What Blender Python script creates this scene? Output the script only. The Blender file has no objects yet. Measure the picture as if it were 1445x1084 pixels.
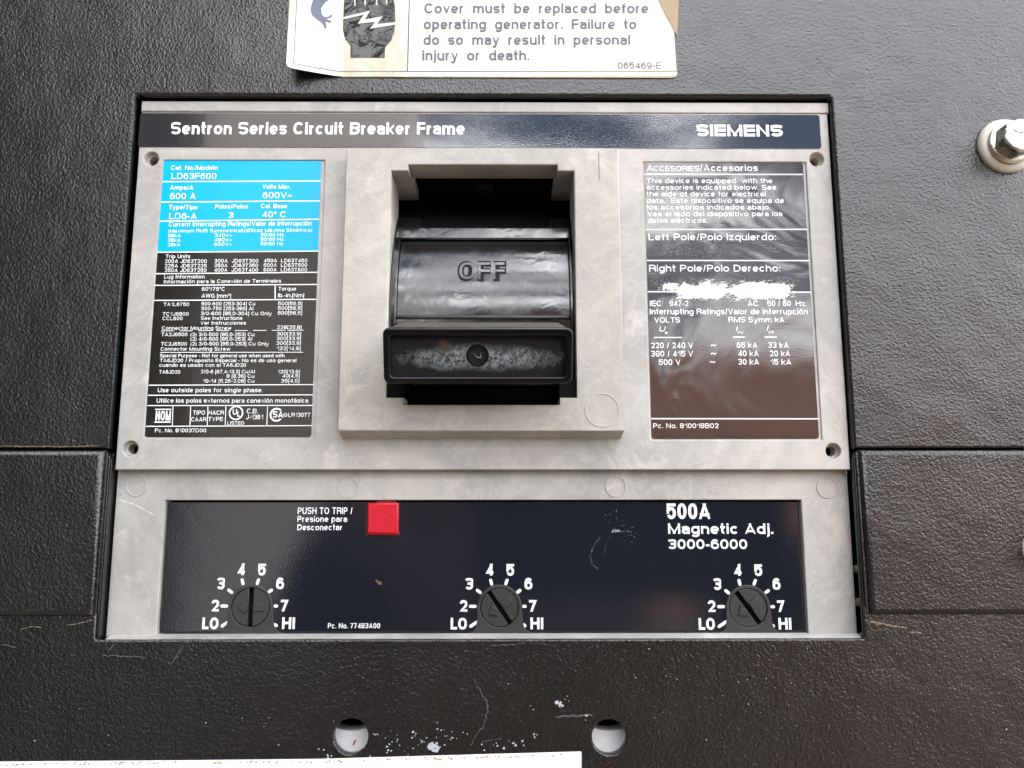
import bpy, math, random
from mathutils import Vector, Matrix, noise as mnoise
from mathutils.geometry import delaunay_2d_cdt
random.seed(7)
S = bpy.context.scene
MM = 0.001

# ------------------------------------------------------------------ camera
F = 1085.0                                   # focal length in photograph pixels (1445 x 1084)
PITCH, YAW, ROLL = math.radians(8.43), math.radians(0.373), math.radians(-0.034)
CAMP = Vector((0, -200, 0))                  # mm
cp, sp, cy_, sy_ = math.cos(PITCH), math.sin(PITCH), math.cos(YAW), math.sin(YAW)
FW = Vector((sy_*cp, cy_*cp, sp)); RT = Vector((cy_, -sy_, 0)); UP = RT.cross(FW)
RT, UP = RT*math.cos(ROLL)+UP*math.sin(ROLL), -RT*math.sin(ROLL)+UP*math.cos(ROLL)
cam = bpy.data.objects.new('camera', bpy.data.cameras.new('camera')); S.collection.objects.link(cam)
cam.data.sensor_width = 36; cam.data.lens = 36*F/1445; cam.data.clip_start = 0.005; cam.data.clip_end = 500
cam.matrix_world = Matrix.Translation(CAMP*MM) @ Matrix((RT, UP, -FW)).transposed().to_4x4()
S.camera = cam

# ------------------------------------------------------------------ sky and sun
W = bpy.data.worlds.new('World'); S.world = W; W.use_nodes = True
SUN_EL, SUN_AZ = math.radians(52), math.radians(150)     # azimuth from straight behind the camera: the sun stands behind the panel, which is in open shade
n = W.node_tree.nodes; l = W.node_tree.links; n.clear()
out = n.new('ShaderNodeOutputWorld'); bg = n.new('ShaderNodeBackground'); sky = n.new('ShaderNodeTexSky')
sky.sky_type = 'NISHITA'; sky.sun_disc = False; sky.sun_elevation = SUN_EL; sky.sun_rotation = math.pi - SUN_AZ
sky.dust_density = 1.5
tc = n.new('ShaderNodeTexCoord'); mp = n.new('ShaderNodeMapping'); mp.inputs['Scale'].default_value = (1, 1, 2.2)
cn = n.new('ShaderNodeTexNoise'); cn.inputs['Scale'].default_value = 4.2; cn.inputs['Detail'].default_value = 7
cn.inputs['Roughness'].default_value = 0.55; cn.inputs['Distortion'].default_value = 0.3
cr = n.new('ShaderNodeValToRGB'); cr.color_ramp.elements[0].position = 0.43; cr.color_ramp.elements[1].position = 0.60
ce = cr.color_ramp.elements.new(0.51); ce.color = (0.45, 0.45, 0.45, 1)
mx = n.new('ShaderNodeMix'); mx.data_type = 'RGBA'; mx.inputs['B'].default_value = (48, 48, 49, 1)
l.new(tc.outputs['Generated'], mp.inputs['Vector']); l.new(mp.outputs['Vector'], cn.inputs['Vector'])
l.new(cn.outputs['Fac'], cr.inputs['Fac']); l.new(cr.outputs['Color'], mx.inputs['Factor'])
l.new(sky.outputs['Color'], mx.inputs['A']); l.new(mx.outputs['Result'], bg.inputs['Color'])
l.new(bg.outputs['Background'], out.inputs['Surface'])
bg.inputs['Strength'].default_value = 0.15
sd = bpy.data.lights.new('sun', 'SUN'); sd.energy = 2.6; sd.angle = math.radians(3); sd.color = (1, 0.96, 0.9)
so = bpy.data.objects.new('sun', sd); S.collection.objects.link(so)
tosun = Vector((math.sin(SUN_AZ)*math.cos(SUN_EL), -math.cos(SUN_AZ)*math.cos(SUN_EL), math.sin(SUN_EL)))
so.rotation_euler = tosun.to_track_quat('Z', 'Y').to_euler(); so.location = tosun*5
S.view_settings.view_transform = 'Standard'; S.view_settings.look = 'None'; S.view_settings.gamma = 1
S.view_settings.exposure = 0.80
S.render.engine = 'CYCLES'; S.cycles.max_bounces = 6

# ------------------------------------------------------------------ helpers
def at(u, v, y):                              # photograph pixel -> point (mm) on the plane at depth y
    d = FW + RT*((u-722.5)/F) - UP*((v-542)/F)
    return CAMP + d*((y-CAMP.y)/d.y)
def rect(pts, y):                             # upright rectangle through four measured corners TL TR BR BL
    P = [at(u, v, y) for u, v in pts]
    return ((P[0].x+P[3].x)/2, (P[1].x+P[2].x)/2, (P[2].z+P[3].z)/2, (P[0].z+P[1].z)/2)
def box4(x0, x1, z0, z1): return [(x0, z0), (x1, z0), (x1, z1), (x0, z1)]
def rrect(x0, x1, z0, z1, r, k=5):
    o = []
    for cx, cz, a in ((x1-r, z0+r, -90), (x1-r, z1-r, 0), (x0+r, z1-r, 90), (x0+r, z0+r, 180)):
        for i in range(k+1):
            t = math.radians(a+90*i/k); o.append((cx+r*math.cos(t), cz+r*math.sin(t)))
    return o
def circ(cx, cz, r, k=40): return [(cx+r*math.cos(2*math.pi*i/k), cz+r*math.sin(2*math.pi*i/k)) for i in range(k)]

def curve_geo(cu):
    ob = bpy.data.objects.new('tmp', cu); me = bpy.data.meshes.new_from_object(ob)
    V = [v.co.copy() for v in me.vertices]; Fc = [tuple(p.vertices) for p in me.polygons]
    bpy.data.objects.remove(ob); bpy.data.meshes.remove(me); bpy.data.curves.remove(cu)
    return V, Fc
def plate(outs, yf, yb, bev=0.0, seg=2):      # outlines (x,z) with holes -> solid from y=yf to y=yb
    cu = bpy.data.curves.new('c', 'CURVE'); cu.dimensions = '2D'; cu.fill_mode = 'BOTH'
    for o in outs:
        sp_ = cu.splines.new('POLY'); sp_.points.add(len(o)-1)
        for p, (x, z) in zip(sp_.points, o): p.co = (x, z, 0, 1)
        sp_.use_cyclic_u = True
    t = yb-yf; cu.extrude = max(t/2-bev, 0.0001); cu.bevel_depth = bev; cu.bevel_resolution = seg
    cu.offset = -bev
    V, Fc = curve_geo(cu); m = (yf+yb)/2
    return [Vector((v.x, m-v.z, v.y)) for v in V], Fc
def sheet(outs, y):                           # printed ink / film: one flat layer
    cu = bpy.data.curves.new('c', 'CURVE'); cu.dimensions = '2D'; cu.fill_mode = 'FRONT'
    for o in outs:
        sp_ = cu.splines.new('POLY'); sp_.points.add(len(o)-1)
        for p, (x, z) in zip(sp_.points, o): p.co = (x, z, 0, 1)
        sp_.use_cyclic_u = True
    V, Fc = curve_geo(cu)
    return [Vector((v.x, y, v.y)) for v in V], Fc
def lathe(prof, cx, cz, k=32, sx=1.0):        # prof: (radius, y)
    V, Fc = [], []
    for r, y in prof:
        for i in range(k):
            a = 2*math.pi*i/k; V.append(Vector((cx+r*math.cos(a)*sx, y, cz+r*math.sin(a))))
    for j in range(len(prof)-1):
        for i in range(k):
            i2 = (i+1) % k; Fc.append((j*k+i, (j+1)*k+i, (j+1)*k+i2, j*k+i2))
    if prof[-1][0] > 0: Fc.append(tuple((len(prof)-1)*k+i for i in range(k)))
    return V, Fc
def prismx(prof, x0, x1):                     # closed profile of (y,z), extruded along x
    k = len(prof); V = [Vector((x0, y, z)) for y, z in prof]+[Vector((x1, y, z)) for y, z in prof]
    Fc = [(i, (i+1) % k, k+(i+1) % k, k+i) for i in range(k)]+[tuple(range(k))[::-1], tuple(range(k, 2*k))]
    return V, Fc
def join(*gs):
    V, Fc = [], []
    for v, f in gs:
        b = len(V); V += v; Fc += [tuple(i+b for i in q) for q in f]
    return V, Fc
def rot(g, c, ang, axis='Y'):
    M = Matrix.Translation(c) @ Matrix.Rotation(ang, 4, axis) @ Matrix.Translation(-Vector(c))
    return [M @ v for v in g[0]], g[1]

def wloc(o):
    p = Vector((0, 0, 0))
    while o: p += o.location; o = o.parent
    return p
def mk(name, geo, mat, parent=None, smooth=True, label=None, kind=None, bevel=0, sub=False):
    V, Fc = geo
    lo = Vector([min(v[i] for v in V) for i in range(3)]); hi = Vector([max(v[i] for v in V) for i in range(3)])
    c = (lo+hi)/2
    me = bpy.data.meshes.new(name); me.from_pydata([(v-c)*MM for v in V], [], Fc); me.validate(); me.update()
    if smooth:
        me.shade_smooth(); me.set_sharp_from_angle(angle=math.radians(38))
    me.materials.append(mat)
    o = bpy.data.objects.new(name, me); S.collection.objects.link(o)
    o.parent = parent; o.location = c*MM - (wloc(parent) if parent else Vector())
    if bevel:
        b = o.modifiers.new('bevel', 'BEVEL'); b.width = bevel*MM; b.segments = 3; b.limit_method = 'ANGLE'
        b.angle_limit = math.radians(35)
    if label: o['label'] = label
    if kind: o['kind'] = kind
    return o
def thing(name, label, cat, loc, group=None, kind=None):
    o = bpy.data.objects.new(name, None); S.collection.objects.link(o); o.location = Vector(loc)*MM
    o.empty_display_size = 0.01; o['label'] = label
    if cat: o['category'] = cat
    if group: o['group'] = group
    if kind: o['kind'] = kind
    return o

XH, DS = 0.74, -0.29
def _A(l, r, b, t, a0, a1): return ('a', l, r, b, t, a0, a1)
FULL = lambda l, r, b, t: [_A(l, r, b, t, 0, 360)]
GL = {   # character: (width, strokes); numbers 0/1 on an edge are inset by half the stroke
 'A': (.70, [[(0, 0), (.5, 1)], [(.5, 1), (1, 0)], [(.22, .27), (.78, .27)]]),
 'B': (.66, [[(0, 0), (0, 1), (.5, 1), _A(.1, .94, .53, 1, 85, -90), (.0, .53)], [(.45, .53), _A(.1, 1, 0, .53, 85, -90), (0, 0)]]),
 'C': (.70, [[_A(0, 1, 0, 1, 38, 322)]]), 'D': (.68, [[(0, 0), (0, 1), (.4, 1), _A(-.1, 1, 0, 1, 80, -80), (.4, 0), (0, 0)]]),
 'E': (.60, [[(1, 1), (0, 1), (0, 0), (1, 0)], [(0, .52), (.92, .52)]]), 'F': (.56, [[(1, 1), (0, 1), (0, 0)], [(0, .5), (.9, .5)]]),
 'G': (.73, [[_A(0, 1, 0, 1, 40, 335)], [(.56, .45), (1, .45), (1, 0)]]), 'H': (.66, [[(0, 0), (0, 1)], [(1, 0), (1, 1)], [(0, .52), (1, .52)]]),
 'I': (0, [[(.5, 0), (.5, 1)]]), 'J': (.50, [[(1, 1), (1, .42), _A(0, 1, 0, .6, 0, -180)]]),
 'K': (.67, [[(0, 0), (0, 1)], [(1, 1), (.08, .41)], [(.34, .58), (1, 0)]]), 'L': (.55, [[(0, 1), (0, 0), (1, 0)]]),
 'M': (.80, [[(0, 0), (0, 1)], [(1, 0), (1, 1)], [(.06, 1), (.5, .0)], [(.94, 1), (.5, .0)]]), 'N': (.67, [[(0, 0), (0, 1)], [(1, 0), (1, 1)], [(.16, .93), (.84, .07)]]),
 'O': (.74, [FULL(0, 1, 0, 1)]), 'P': (.61, [[(0, 0), (0, 1), (.5, 1), _A(.1, 1, .45, 1, 85, -90), (0, .45)]]),
 'Q': (.74, [FULL(0, 1, 0, 1), [(.6, .25), (1, -.02)]]), 'R': (.66, [[(0, 0), (0, 1), (.5, 1), _A(.1, .96, .48, 1, 85, -90), (0, .48)], [(.6, .48), (.93, .36), (.95, 0)]]),
 'S': (.65, [[_A(.02, .97, .52, 1, 22, 265), _A(0, 1, 0, .52, 85, -158)]]), 'T': (.62, [[(0, 1), (1, 1)], [(.5, 1), (.5, 0)]]),
 'U': (.66, [[(0, 1), (0, .45), _A(0, 1, 0, .62, 180, 360), (1, 1)]]), 'V': (.68, [[(0, 1), (.5, 0)], [(1, 1), (.5, 0)]]),
 'W': (.95, [[(0, 1), (.26, 0)], [(.26, 0), (.5, 1)], [(.5, 1), (.74, 0)], [(.74, 0), (1, 1)]]), 'X': (.68, [[(0, 0), (1, 1)], [(0, 1), (1, 0)]]),
 'Y': (.68, [[(0, 1), (.5, .42)], [(1, 1), (.5, .42)], [(.5, .42), (.5, 0)]]), 'Z': (.60, [[(0, 1), (1, 1), (0, 0), (1, 0)]]),
 'a': (.53, [[_A(.05, .88, .28, XH, 158, 0), (.88, .1), (1, 0)], FULL(0, .9, 0, .43)]), 'b': (.56, [[(0, 0), (0, 1)], FULL(0, 1, 0, XH)]),
 'c': (.53, [[_A(0, 1, 0, XH, 42, 318)]]), 'd': (.56, [[(1, 0), (1, 1)], FULL(0, 1, 0, XH)]),
 'e': (.55, [[(.14, .36), (1, .36), _A(0, 1, 0, XH, 2, 314)]]), 'f': (.32, [[(.42, 0), (.42, .7), _A(.42, 1.35, .6, 1, 178, 92)], [(0, XH), (1, XH)]]),
 'g': (.56, [FULL(0, 1, 0, XH), [(1, XH), (1, .05), _A(0, 1, DS, .2, 0, -155)]]), 'h': (.54, [[(0, 0), (0, 1)], [_A(0, 1, .2, XH, 175, 0), (1, 0)]]),
 'i': (0, [[(.5, 0), (.5, XH)], [(.5, .98), (.5, 1)]]), 'j': (.18, [[(1, XH), (1, .05), _A(-1, 1, DS, .12, 0, -85)], [(1, .98), (1, 1)]]),
 'k': (.53, [[(0, 0), (0, 1)], [(1, XH), (.08, .27)], [(.35, .42), (1, 0)]]), 'l': (0, [[(.5, 0), (.5, 1)]]),
 'm': (.86, [[(0, 0), (0, XH)], [_A(0, .5, .25, XH, 175, 0), (.5, 0)], [_A(.5, 1, .25, XH, 175, 0), (1, 0)]]), 'n': (.54, [[(0, 0), (0, XH)], [_A(0, 1, .2, XH, 175, 0), (1, 0)]]),
 'o': (.57, [FULL(0, 1, 0, XH)]), 'p': (.56, [[(0, DS), (0, XH)], FULL(0, 1, 0, XH)]), 'q': (.56, [[(1, DS), (1, XH)], FULL(0, 1, 0, XH)]),
 'r': (.34, [[(0, 0), (0, XH)], [_A(0, 1.5, .2, XH, 175, 92)]]), 's': (.50, [[_A(.03, .95, .38, XH, 22, 265), _A(0, 1, 0, .38, 85, -158)]]),
 't': (.32, [[(.42, .95), (.42, .3), _A(.42, 1.25, 0, .4, 182, 268)], [(0, XH), (1, XH)]]), 'u': (.54, [[(0, XH), _A(0, 1, 0, .54, 180, 355)], [(1, XH), (1, 0)]]),
 'v': (.53, [[(0, XH), (.5, 0)], [(1, XH), (.5, 0)]]), 'w': (.80, [[(0, XH), (.26, 0)], [(.26, 0), (.5, XH)], [(.5, XH), (.74, 0)], [(.74, 0), (1, XH)]]),
 'x': (.53, [[(0, XH), (1, 0)], [(0, 0), (1, XH)]]), 'y': (.53, [[(0, XH), (.52, 0)], [(1, XH), (.4, DS), (.1, DS)]]), 'z': (.50, [[(0, XH), (1, XH), (0, 0), (1, 0)]]),
 '0': (.56, [FULL(0, 1, 0, 1)]), '1': (.40, [[(.95, 0), (.95, 1)], [(.95, .96), (.1, .74)]]), '2': (.55, [[_A(0, 1, .42, 1, 172, -35), (0, 0), (1, 0)]]),
 '3': (.56, [[_A(.03, .95, .53, 1, 160, -95)], [(.45, .53), _A(0, 1, 0, .53, 85, -162)]]), '4': (.58, [[(.72, .97), (0, .26), (1, .26)], [(.72, 0), (.72, 1)]]),
 '5': (.56, [[(.92, 1), (.16, 1), (.10, .44)], [_A(0, 1, 0, .66, 152, -158)]]), '6': (.56, [FULL(0, 1, 0, .61), [_A(0, 1, 0, 1, 38, 185), (0, .3)]]),
 '7': (.55, [[(0, 1), (1, 1), (.55, .5), (.36, 0)]]), '8': (.56, [FULL(.04, .96, .53, 1), FULL(0, 1, 0, .53)]), '9': (.56, [FULL(0, 1, .39, 1), [_A(0, 1, 0, 1, -142, 5), (1, .7)]]),
 '/': (.28, [[(0, 0), (1, 1)]]), '.': (0, [[(.5, 0), (.5, .02)]]), ',': (.02, [[(.9, .05), (0, -.12)]]), '-': (.26, [[(0, .37), (1, .37)]]), ':': (0, [[(.5, 0), (.5, .02)], [(.5, .6), (.5, .62)]]),
 '(': (.20, [[_A(0, 2, DS, 1, 125, 235)]]), ')': (.20, [[_A(-1, 1, DS, 1, 55, -55)]]), '[': (.17, [[(1, 1), (0, 1), (0, DS), (1, DS)]]), ']': (.17, [[(0, 1), (1, 1), (1, DS), (0, DS)]]),
 '~': (.50, [[(0, .34), (.2, .46), (.42, .46), (.6, .34), (.8, .34), (1, .46)]]), '°': (.26, [FULL(0, 1, .62, 1)]), '²': (.26, [[(0, .9), (.5, 1), (1, .85), (0, .6), (1, .6)]]),
 'ó': (.57, [FULL(0, 1, 0, XH), [(.45, .86), (.7, 1)]]), 'é': (.55, [[(.14, .36), (1, .36), _A(0, 1, 0, XH, 2, 314)], [(.45, .86), (.7, 1)]]),
 'á': (.53, [[_A(.05, .88, .28, XH, 158, 0), (.88, .1), (1, 0)], FULL(0, .9, 0, .43), [(.4, .86), (.65, 1)]]),
}
def text(s, P0, P1, cap, y, bold=0.012, shear=0.0, w=None, sp=0.36):
    """lettering in grotesque capitals cap mm tall, its ink running from P0 to P1 (x,z mm) along the baseline"""
    if w is None: w = 0.112+bold*1.7
    gap = 0.135-bold*0.7; V, Fc = [], []
    tot = 0; items = []
    for ch in s:
        if ch == ' ': items.append((None, sp)); tot += sp; continue
        bw = GL[ch][0]; items.append((ch, bw)); tot += bw+(w if bw == 0 else 0)+gap
    tot -= gap
    d = Vector((P1[0]-P0[0], P1[1]-P0[1])); W_ = d.length/cap; d.normalize(); n_ = Vector((-d.y, d.x))
    k = W_/tot; wx = min(w, w*(0.40+0.60*k)); x = 0.0
    hx = wx/2; hy = w/2; step = 15 if cap < 1.3 else 9
    for ch, bw in items:
        if ch is None: x += sp*k; continue
        B = max(bw*k, wx); strokes = GL[ch][1]
        low_ = ch in 'gjpqy()[],'; gv, gf = [], []
        def mxx(t): return hx if t == 0 else (B-hx if t == 1 else (B/2 if t == .5 else t*B))
        def my(t): return hy if t == 0 else (1-hy if t == 1 else (XH-hy if t == XH else (DS+hy if t == DS else t)))
        for st in strokes:
            pts = []
            for o in st:
                if o[0] == 'a':
                    _, l_, r_, b_, t_, a0, a1 = o; X0, X1, Y0, Y1 = mxx(l_), mxx(r_), my(b_), my(t_)
                    if X1 < X0+.01: X1 = X0+.01
                    m = max(3, int(abs(a1-a0)/step))
                    for i in range(m+1):
                        if abs(a1-a0) >= 360 and i == m: continue
                        t = math.radians(a0+(a1-a0)*i/m); c_, s_ = math.cos(t), math.sin(t); e = 0.88
                        pts.append(((X0+X1)/2+(X1-X0)/2*math.copysign(abs(c_)**e, c_), (Y0+Y1)/2+(Y1-Y0)/2*math.copysign(abs(s_)**e, s_)))
                else: pts.append((mxx(o[0]), my(o[1])))
            closed = st[0][0] == 'a' and len(st) == 1 and abs(st[0][6]-st[0][5]) >= 360
            q = []
            for p in pts:
                if not q or math.hypot(p[0]-q[-1][0], p[1]-q[-1][1]) > 1e-4: q.append(p)
            pts = [Vector(p) for p in q]; n = len(pts); Lf, Rg = [], []
            for i in range(n):
                dp = (pts[i]-pts[i-1]) if (i > 0 or closed) else (pts[1]-pts[0])
                dn = (pts[(i+1) % n]-pts[i]) if (i < n-1 or closed) else dp
                dp = dp.normalized(); dn = dn.normalized(); b = (dp+dn)
                b = b.normalized() if b.length > .05 else dp
                nn_ = Vector((-b.y, b.x)); cs = max(.5, nn_.dot(Vector((-dn.y, dn.x)))); p = pts[i]
                if not closed and i == 0 and st[0][0] != 'a': p = p-dn*(abs(dn.x)*hx+abs(dn.y)*hy)
                if not closed and i == n-1 and st[-1][0] != 'a': p = p+dp*(abs(dp.x)*hx+abs(dp.y)*hy)
                off = Vector((nn_.x*hx, nn_.y*hy))/cs; Lf.append(p+off); Rg.append(p-off)
            lo_, hi_ = (DS if low_ else 0), 1
            if closed: hi_ = lo_ = None
            b0_ = len(gv)
            for P_ in Lf+Rg:
                py = P_.y if lo_ is None else min(max(P_.y, lo_), hi_)
                if ch in 'vwxz' or (ch in 'kyu' and P_.y > XH): py = min(py, XH) if ch != 'k' else py
                X_ = x+min(max(P_.x, 0), B)+shear*py
                gv.append(Vector((X_, py)))
            for i in range(n if closed else n-1):
                j = (i+1) % n; qd = (b0_+i, b0_+n+i, b0_+n+j, b0_+j)
                ar_ = sum(gv[qd[k_]].cross(gv[qd[(k_+1) % 4]]) for k_ in range(4))
                if abs(ar_) > 1e-6: gf.append(qd if ar_ > 0 else qd[::-1])
        try:
            cv, _, cf, _, _, of = delaunay_2d_cdt(gv, [], gf, 0, 1e-5)
            def inside(p_):
                for q_ in gf:
                    if all((gv[q_[(k_+1) % 4]]-gv[q_[k_]]).cross(p_-gv[q_[k_]]) >= -1e-6 for k_ in range(4)): return True
                return False
            cf = [f_ for f_ in cf if inside((cv[f_[0]]+cv[f_[1]]+cv[f_[2]])/3)]
        except Exception: cv, cf = gv, gf
        b0_ = len(V)
        V += [Vector((P0[0]+(d.x*p_.x+n_.x*p_.y)*cap, y, P0[1]+(d.y*p_.x+n_.y*p_.y)*cap)) for p_ in cv]
        Fc += [tuple(b0_+i for i in f_) for f_ in cf]
        x += B+gap*k if bw else (wx+gap*k)
    # make the ink end exactly at P1
    return V, Fc
class Ink:                                     # collects print measured in an enlarged crop of the photograph
    def __init__(s, o, sc, y): s.o, s.s, s.y, s.g = o, sc, y, []
    def p(s, x, y):
        q = at(s.o[0]+x/s.s, s.o[1]+y/s.s, s.y); return (q.x, q.z)
    def t(s, st, x0, x1, base, cap, base2=None, bold=0.012, shear=0.0, sp=0.36):
        a = s.p(x0, base); b = s.p(x1, base if base2 is None else base2); c = s.p(x0, base-cap)
        s.g.append(text(st, a, b, c[1]-a[1], s.y, bold, shear, None, sp)); return s
    def line(s, x0, y0, x1, y1, w):
        a = Vector(s.p(x0, y0)); b = Vector(s.p(x1, y1)); d = (b-a).normalized(); m = Vector((-d.y, d.x))*(w/s.s*0.184/2)
        s.g.append(sheet([[tuple(a-m), tuple(b-m), tuple(b+m), tuple(a+m)]], s.y)); return s
    def tick(s, x0, y0, x1, y1, w):
        a = Vector(s.p(x0, y0)); b = Vector(s.p(x1, y1)); r = w/s.s*0.184/2; d = (b-a).normalized()
        an = math.atan2(d.y, d.x); o = []
        for c, k in ((b, -90), (a, 90)):
            for i in range(7):
                t = an+math.radians(k+30*i); o.append((c.x+r*math.cos(t), c.y+r*math.sin(t)))
        s.g.append(sheet([o], s.y)); return s
    def poly(s, *outs): s.g.append(sheet([[s.p(*q) for q in o] for o in outs], s.y)); return s
    def ring(s, cx, cy, r, w, a0=0, a1=360):
        c = s.p(cx, cy); k = 0.184/s.s; n_ = 36; full = a1-a0 >= 360
        ou = [(c[0]+r*k*math.cos(math.radians(a0+(a1-a0)*i/n_)), c[1]+r*k*math.sin(math.radians(a0+(a1-a0)*i/n_))) for i in range(n_+(0 if full else 1))]
        f = (r-w)/r; inn = [(c[0]+(x-c[0])*f, c[1]+(z-c[1])*f) for x, z in ou]
        s.g.append(sheet([ou, inn] if full else [ou+inn[::-1]], s.y)); return s
    def make(s, name, mat, parent, label=None):
        g = join(*s.g); s.g = []; return mk(name, g, mat, parent, smooth=False, label=label)

# ------------------------------------------------------------------ materials
def mat(name, col, rough=0.5, spec=0.5, metal=0.0, coat=0.0):
    m = bpy.data.materials.new(name); m.use_nodes = True; b = m.node_tree.nodes['Principled BSDF']
    b.inputs['Base Color'].default_value = (*col, 1); b.inputs['Roughness'].default_value = rough
    b.inputs['Specular IOR Level'].default_value = spec; b.inputs['Metallic'].default_value = metal
    b.inputs['Coat Weight'].default_value = coat; b.inputs['Coat Roughness'].default_value = 0.05
    return m
def N(m, t, **kw):
    nd = m.node_tree.nodes.new(t)
    for k, v in kw.items():
        if k in nd.inputs: nd.inputs[k].default_value = v
        else: setattr(nd, k, v)
    return nd
def L(m, a, b): m.node_tree.links.new(a, b)
def coords(m, scale=(1, 1, 1), rotz=(0, 0, 0)):
    g = N(m, 'ShaderNodeNewGeometry'); mp_ = N(m, 'ShaderNodeMapping'); mp_.inputs['Scale'].default_value = scale
    mp_.inputs['Rotation'].default_value = rotz
    L(m, g.outputs['Position'], mp_.inputs['Vector']); return mp_.outputs['Vector']
def noise(m, vec, scale, detail=3, rough=0.5, dist=0.0):
    t = N(m, 'ShaderNodeTexNoise', Scale=scale, Detail=detail, Roughness=rough, Distortion=dist); L(m, vec, t.inputs['Vector']); return t.outputs['Fac']
def ramp(m, fac, *st):
    r = N(m, 'ShaderNodeValToRGB'); e = r.color_ramp.elements
    while len(e) < len(st): e.new(0.5)
    for q, (p, c) in zip(e, st): q.position = p; q.color = (*c, 1) if len(c) == 3 else c
    L(m, fac, r.inputs['Fac']); return r.outputs['Color']
def mixc(m, fac, a, b):
    x = N(m, 'ShaderNodeMix', data_type='RGBA')
    for k, v in (('Factor', fac), ('A', a), ('B', b)):
        if isinstance(v, (int, float)): x.inputs[k].default_value = v
        elif isinstance(v, tuple): x.inputs[k].default_value = (*v, 1)
        else: L(m, v, x.inputs[k])
    return x.outputs['Result']
def bump(m, h, dist, strength=1.0, prev=None):
    b = N(m, 'ShaderNodeBump', Strength=strength, Distance=dist); L(m, h, b.inputs['Height'])
    if prev: L(m, prev, b.inputs['Normal'])
    return b.outputs['Normal']
def bs(m): return m.node_tree.nodes['Principled BSDF']

# black powder coat: pebbled
powder = mat('black_powder_coat', (0.006, 0.006, 0.0062), 0.24, 0.66)
v = coords(powder)
h1 = noise(powder, v, 1050, 2, 0.5, 0.4); h2 = noise(powder, v, 1700, 2, 0.5); h3 = noise(powder, v, 60, 2)
nn = bump(powder, h1, 0.00017); nn = bump(powder, h2, 0.00016, 1, nn); nn = bump(powder, h3, 0.0006, 1, nn)
L(powder, nn, bs(powder).inputs['Normal'])
L(powder, ramp(powder, noise(powder, v, 35, 4), (0.3, (0.19,)*3), (0.7, (0.30,)*3)), bs(powder).inputs['Roughness'])
dst = ramp(powder, noise(powder, v, 380, 5, 0.7), (0.66, (0,)*3), (0.80, (1,)*3))
dst2 = ramp(powder, noise(powder, v, 22, 3), (0.45, (0,)*3), (0.7, (0.25,)*3))
mm_ = N(powder, 'ShaderNodeMath', operation='MULTIPLY'); L(powder, dst, mm_.inputs[0]); L(powder, dst2, mm_.inputs[1])
L(powder, mixc(powder, mm_.outputs[0], (0.0065, 0.0065, 0.0068), (0.10, 0.09, 0.075)), bs(powder).inputs['Base Color'])

# grey moulded plastic with pale cloudy swirls
def plastic(name, a, b, sc=1.0):
    m = mat(name, a, 0.42, 0.45); v = coords(m)
    sw = noise(m, v, 24*sc, 8, 0.66, 0.9); sw2 = noise(m, v, 75*sc, 7, 0.7, 0.6)
    c = ramp(m, sw, (0.34, a), (0.52, tuple((p+q)/2*0.98 for p, q in zip(a, b))), (0.68, b))
    veins = ramp(m, sw2, (0.455, (0,)*3), (0.5, (0.22,)*3), (0.55, (0,)*3))
    c = mixc(m, veins, c, tuple(min(1, x*1.18) for x in b))
    sp1 = ramp(m, noise(m, v, 900, 3, 0.6), (0.24, (1,)*3), (0.28, (0,)*3))
    c = mixc(m, sp1, c, (0.16, 0.13, 0.10))
    big_ = ramp(m, noise(m, v, 9, 5, 0.6, 0.8), (0.40, (0.0,)*3), (0.60, (0.30,)*3)); c = mixc(m, big_, c, tuple(x*0.72 for x in a))
    rub = ramp(m, noise(m, v, 60, 8, 0.75, 0.4), (0.56, (0,)*3), (0.66, (0.45,)*3)); c = mixc(m, rub, c, tuple(x*1.2 for x in b))
    L(m, c, bs(m).inputs['Base Color'])
    L(m, ramp(m, sw, (0.35, (0.36,)*3), (0.65, (0.55,)*3)), bs(m).inputs['Roughness'])
    nn = bump(m, noise(m, v, 2200, 3), 0.00004); nn = bump(m, noise(m, v, 45, 3), 0.0003, 0.5, nn)
    L(m, nn, bs(m).inputs['Normal']); return m
grey = plastic('grey_moulded_plastic', (0.29, 0.284, 0.274), (0.49, 0.468, 0.43))
grey2 = plastic('grey_moulded_plastic_surround', (0.295, 0.287, 0.268), (0.50, 0.472, 0.415), 1.25)
def film(name, col, rough=0.06, wav=0.0004, spec=0.5, sc=28):
    m = mat(name, col, rough, spec); v = coords(m)
    nn = bump(m, noise(m, v, sc, 3, 0.5, 0.6), wav); nn = bump(m, noise(m, v, 2600, 2), 0.000012, 1, nn)
    L(m, nn, bs(m).inputs['Normal'])
    L(m, ramp(m, noise(m, v, 60, 5, 0.6), (0.35, (rough,)*3), (0.7, (rough*2.2,)*3)), bs(m).inputs['Roughness'])
    return m
band_f = film('black_title_film', (0.016, 0.015, 0.017), 0.02, 0.0001, 1.0); bs(band_f).inputs['Coat Weight'].default_value = 1.0; bs(band_f).inputs['Coat Roughness'].default_value = 0.02
lab_f = film('black_label_film', (0.012, 0.011, 0.008), 0.05, 0.0003, 0.5)
acc_f = film('black_accessory_film', (0.028, 0.021, 0.020), 0.05, 0.0005, 0.7, 38)  # brownish base stands in for the brown reflection in this label
blue_f = film('cyan_label_film', (0.0, 0.40, 0.87), 0.12, 0.0002, 0.4)
trip_f = film('reflection_navy_trip_film', (0.009, 0.0115, 0.017), 0.025, 0.0001, 0.6)  # navy in the base colour carries the dark reflection
white_ink = mat('white_ink', (0.78, 0.80, 0.82), 0.4, 0.4)
black_pl = mat('black_gloss_plastic', (0.009, 0.009, 0.010), 0.16, 0.85); v = coords(black_pl)
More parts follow.
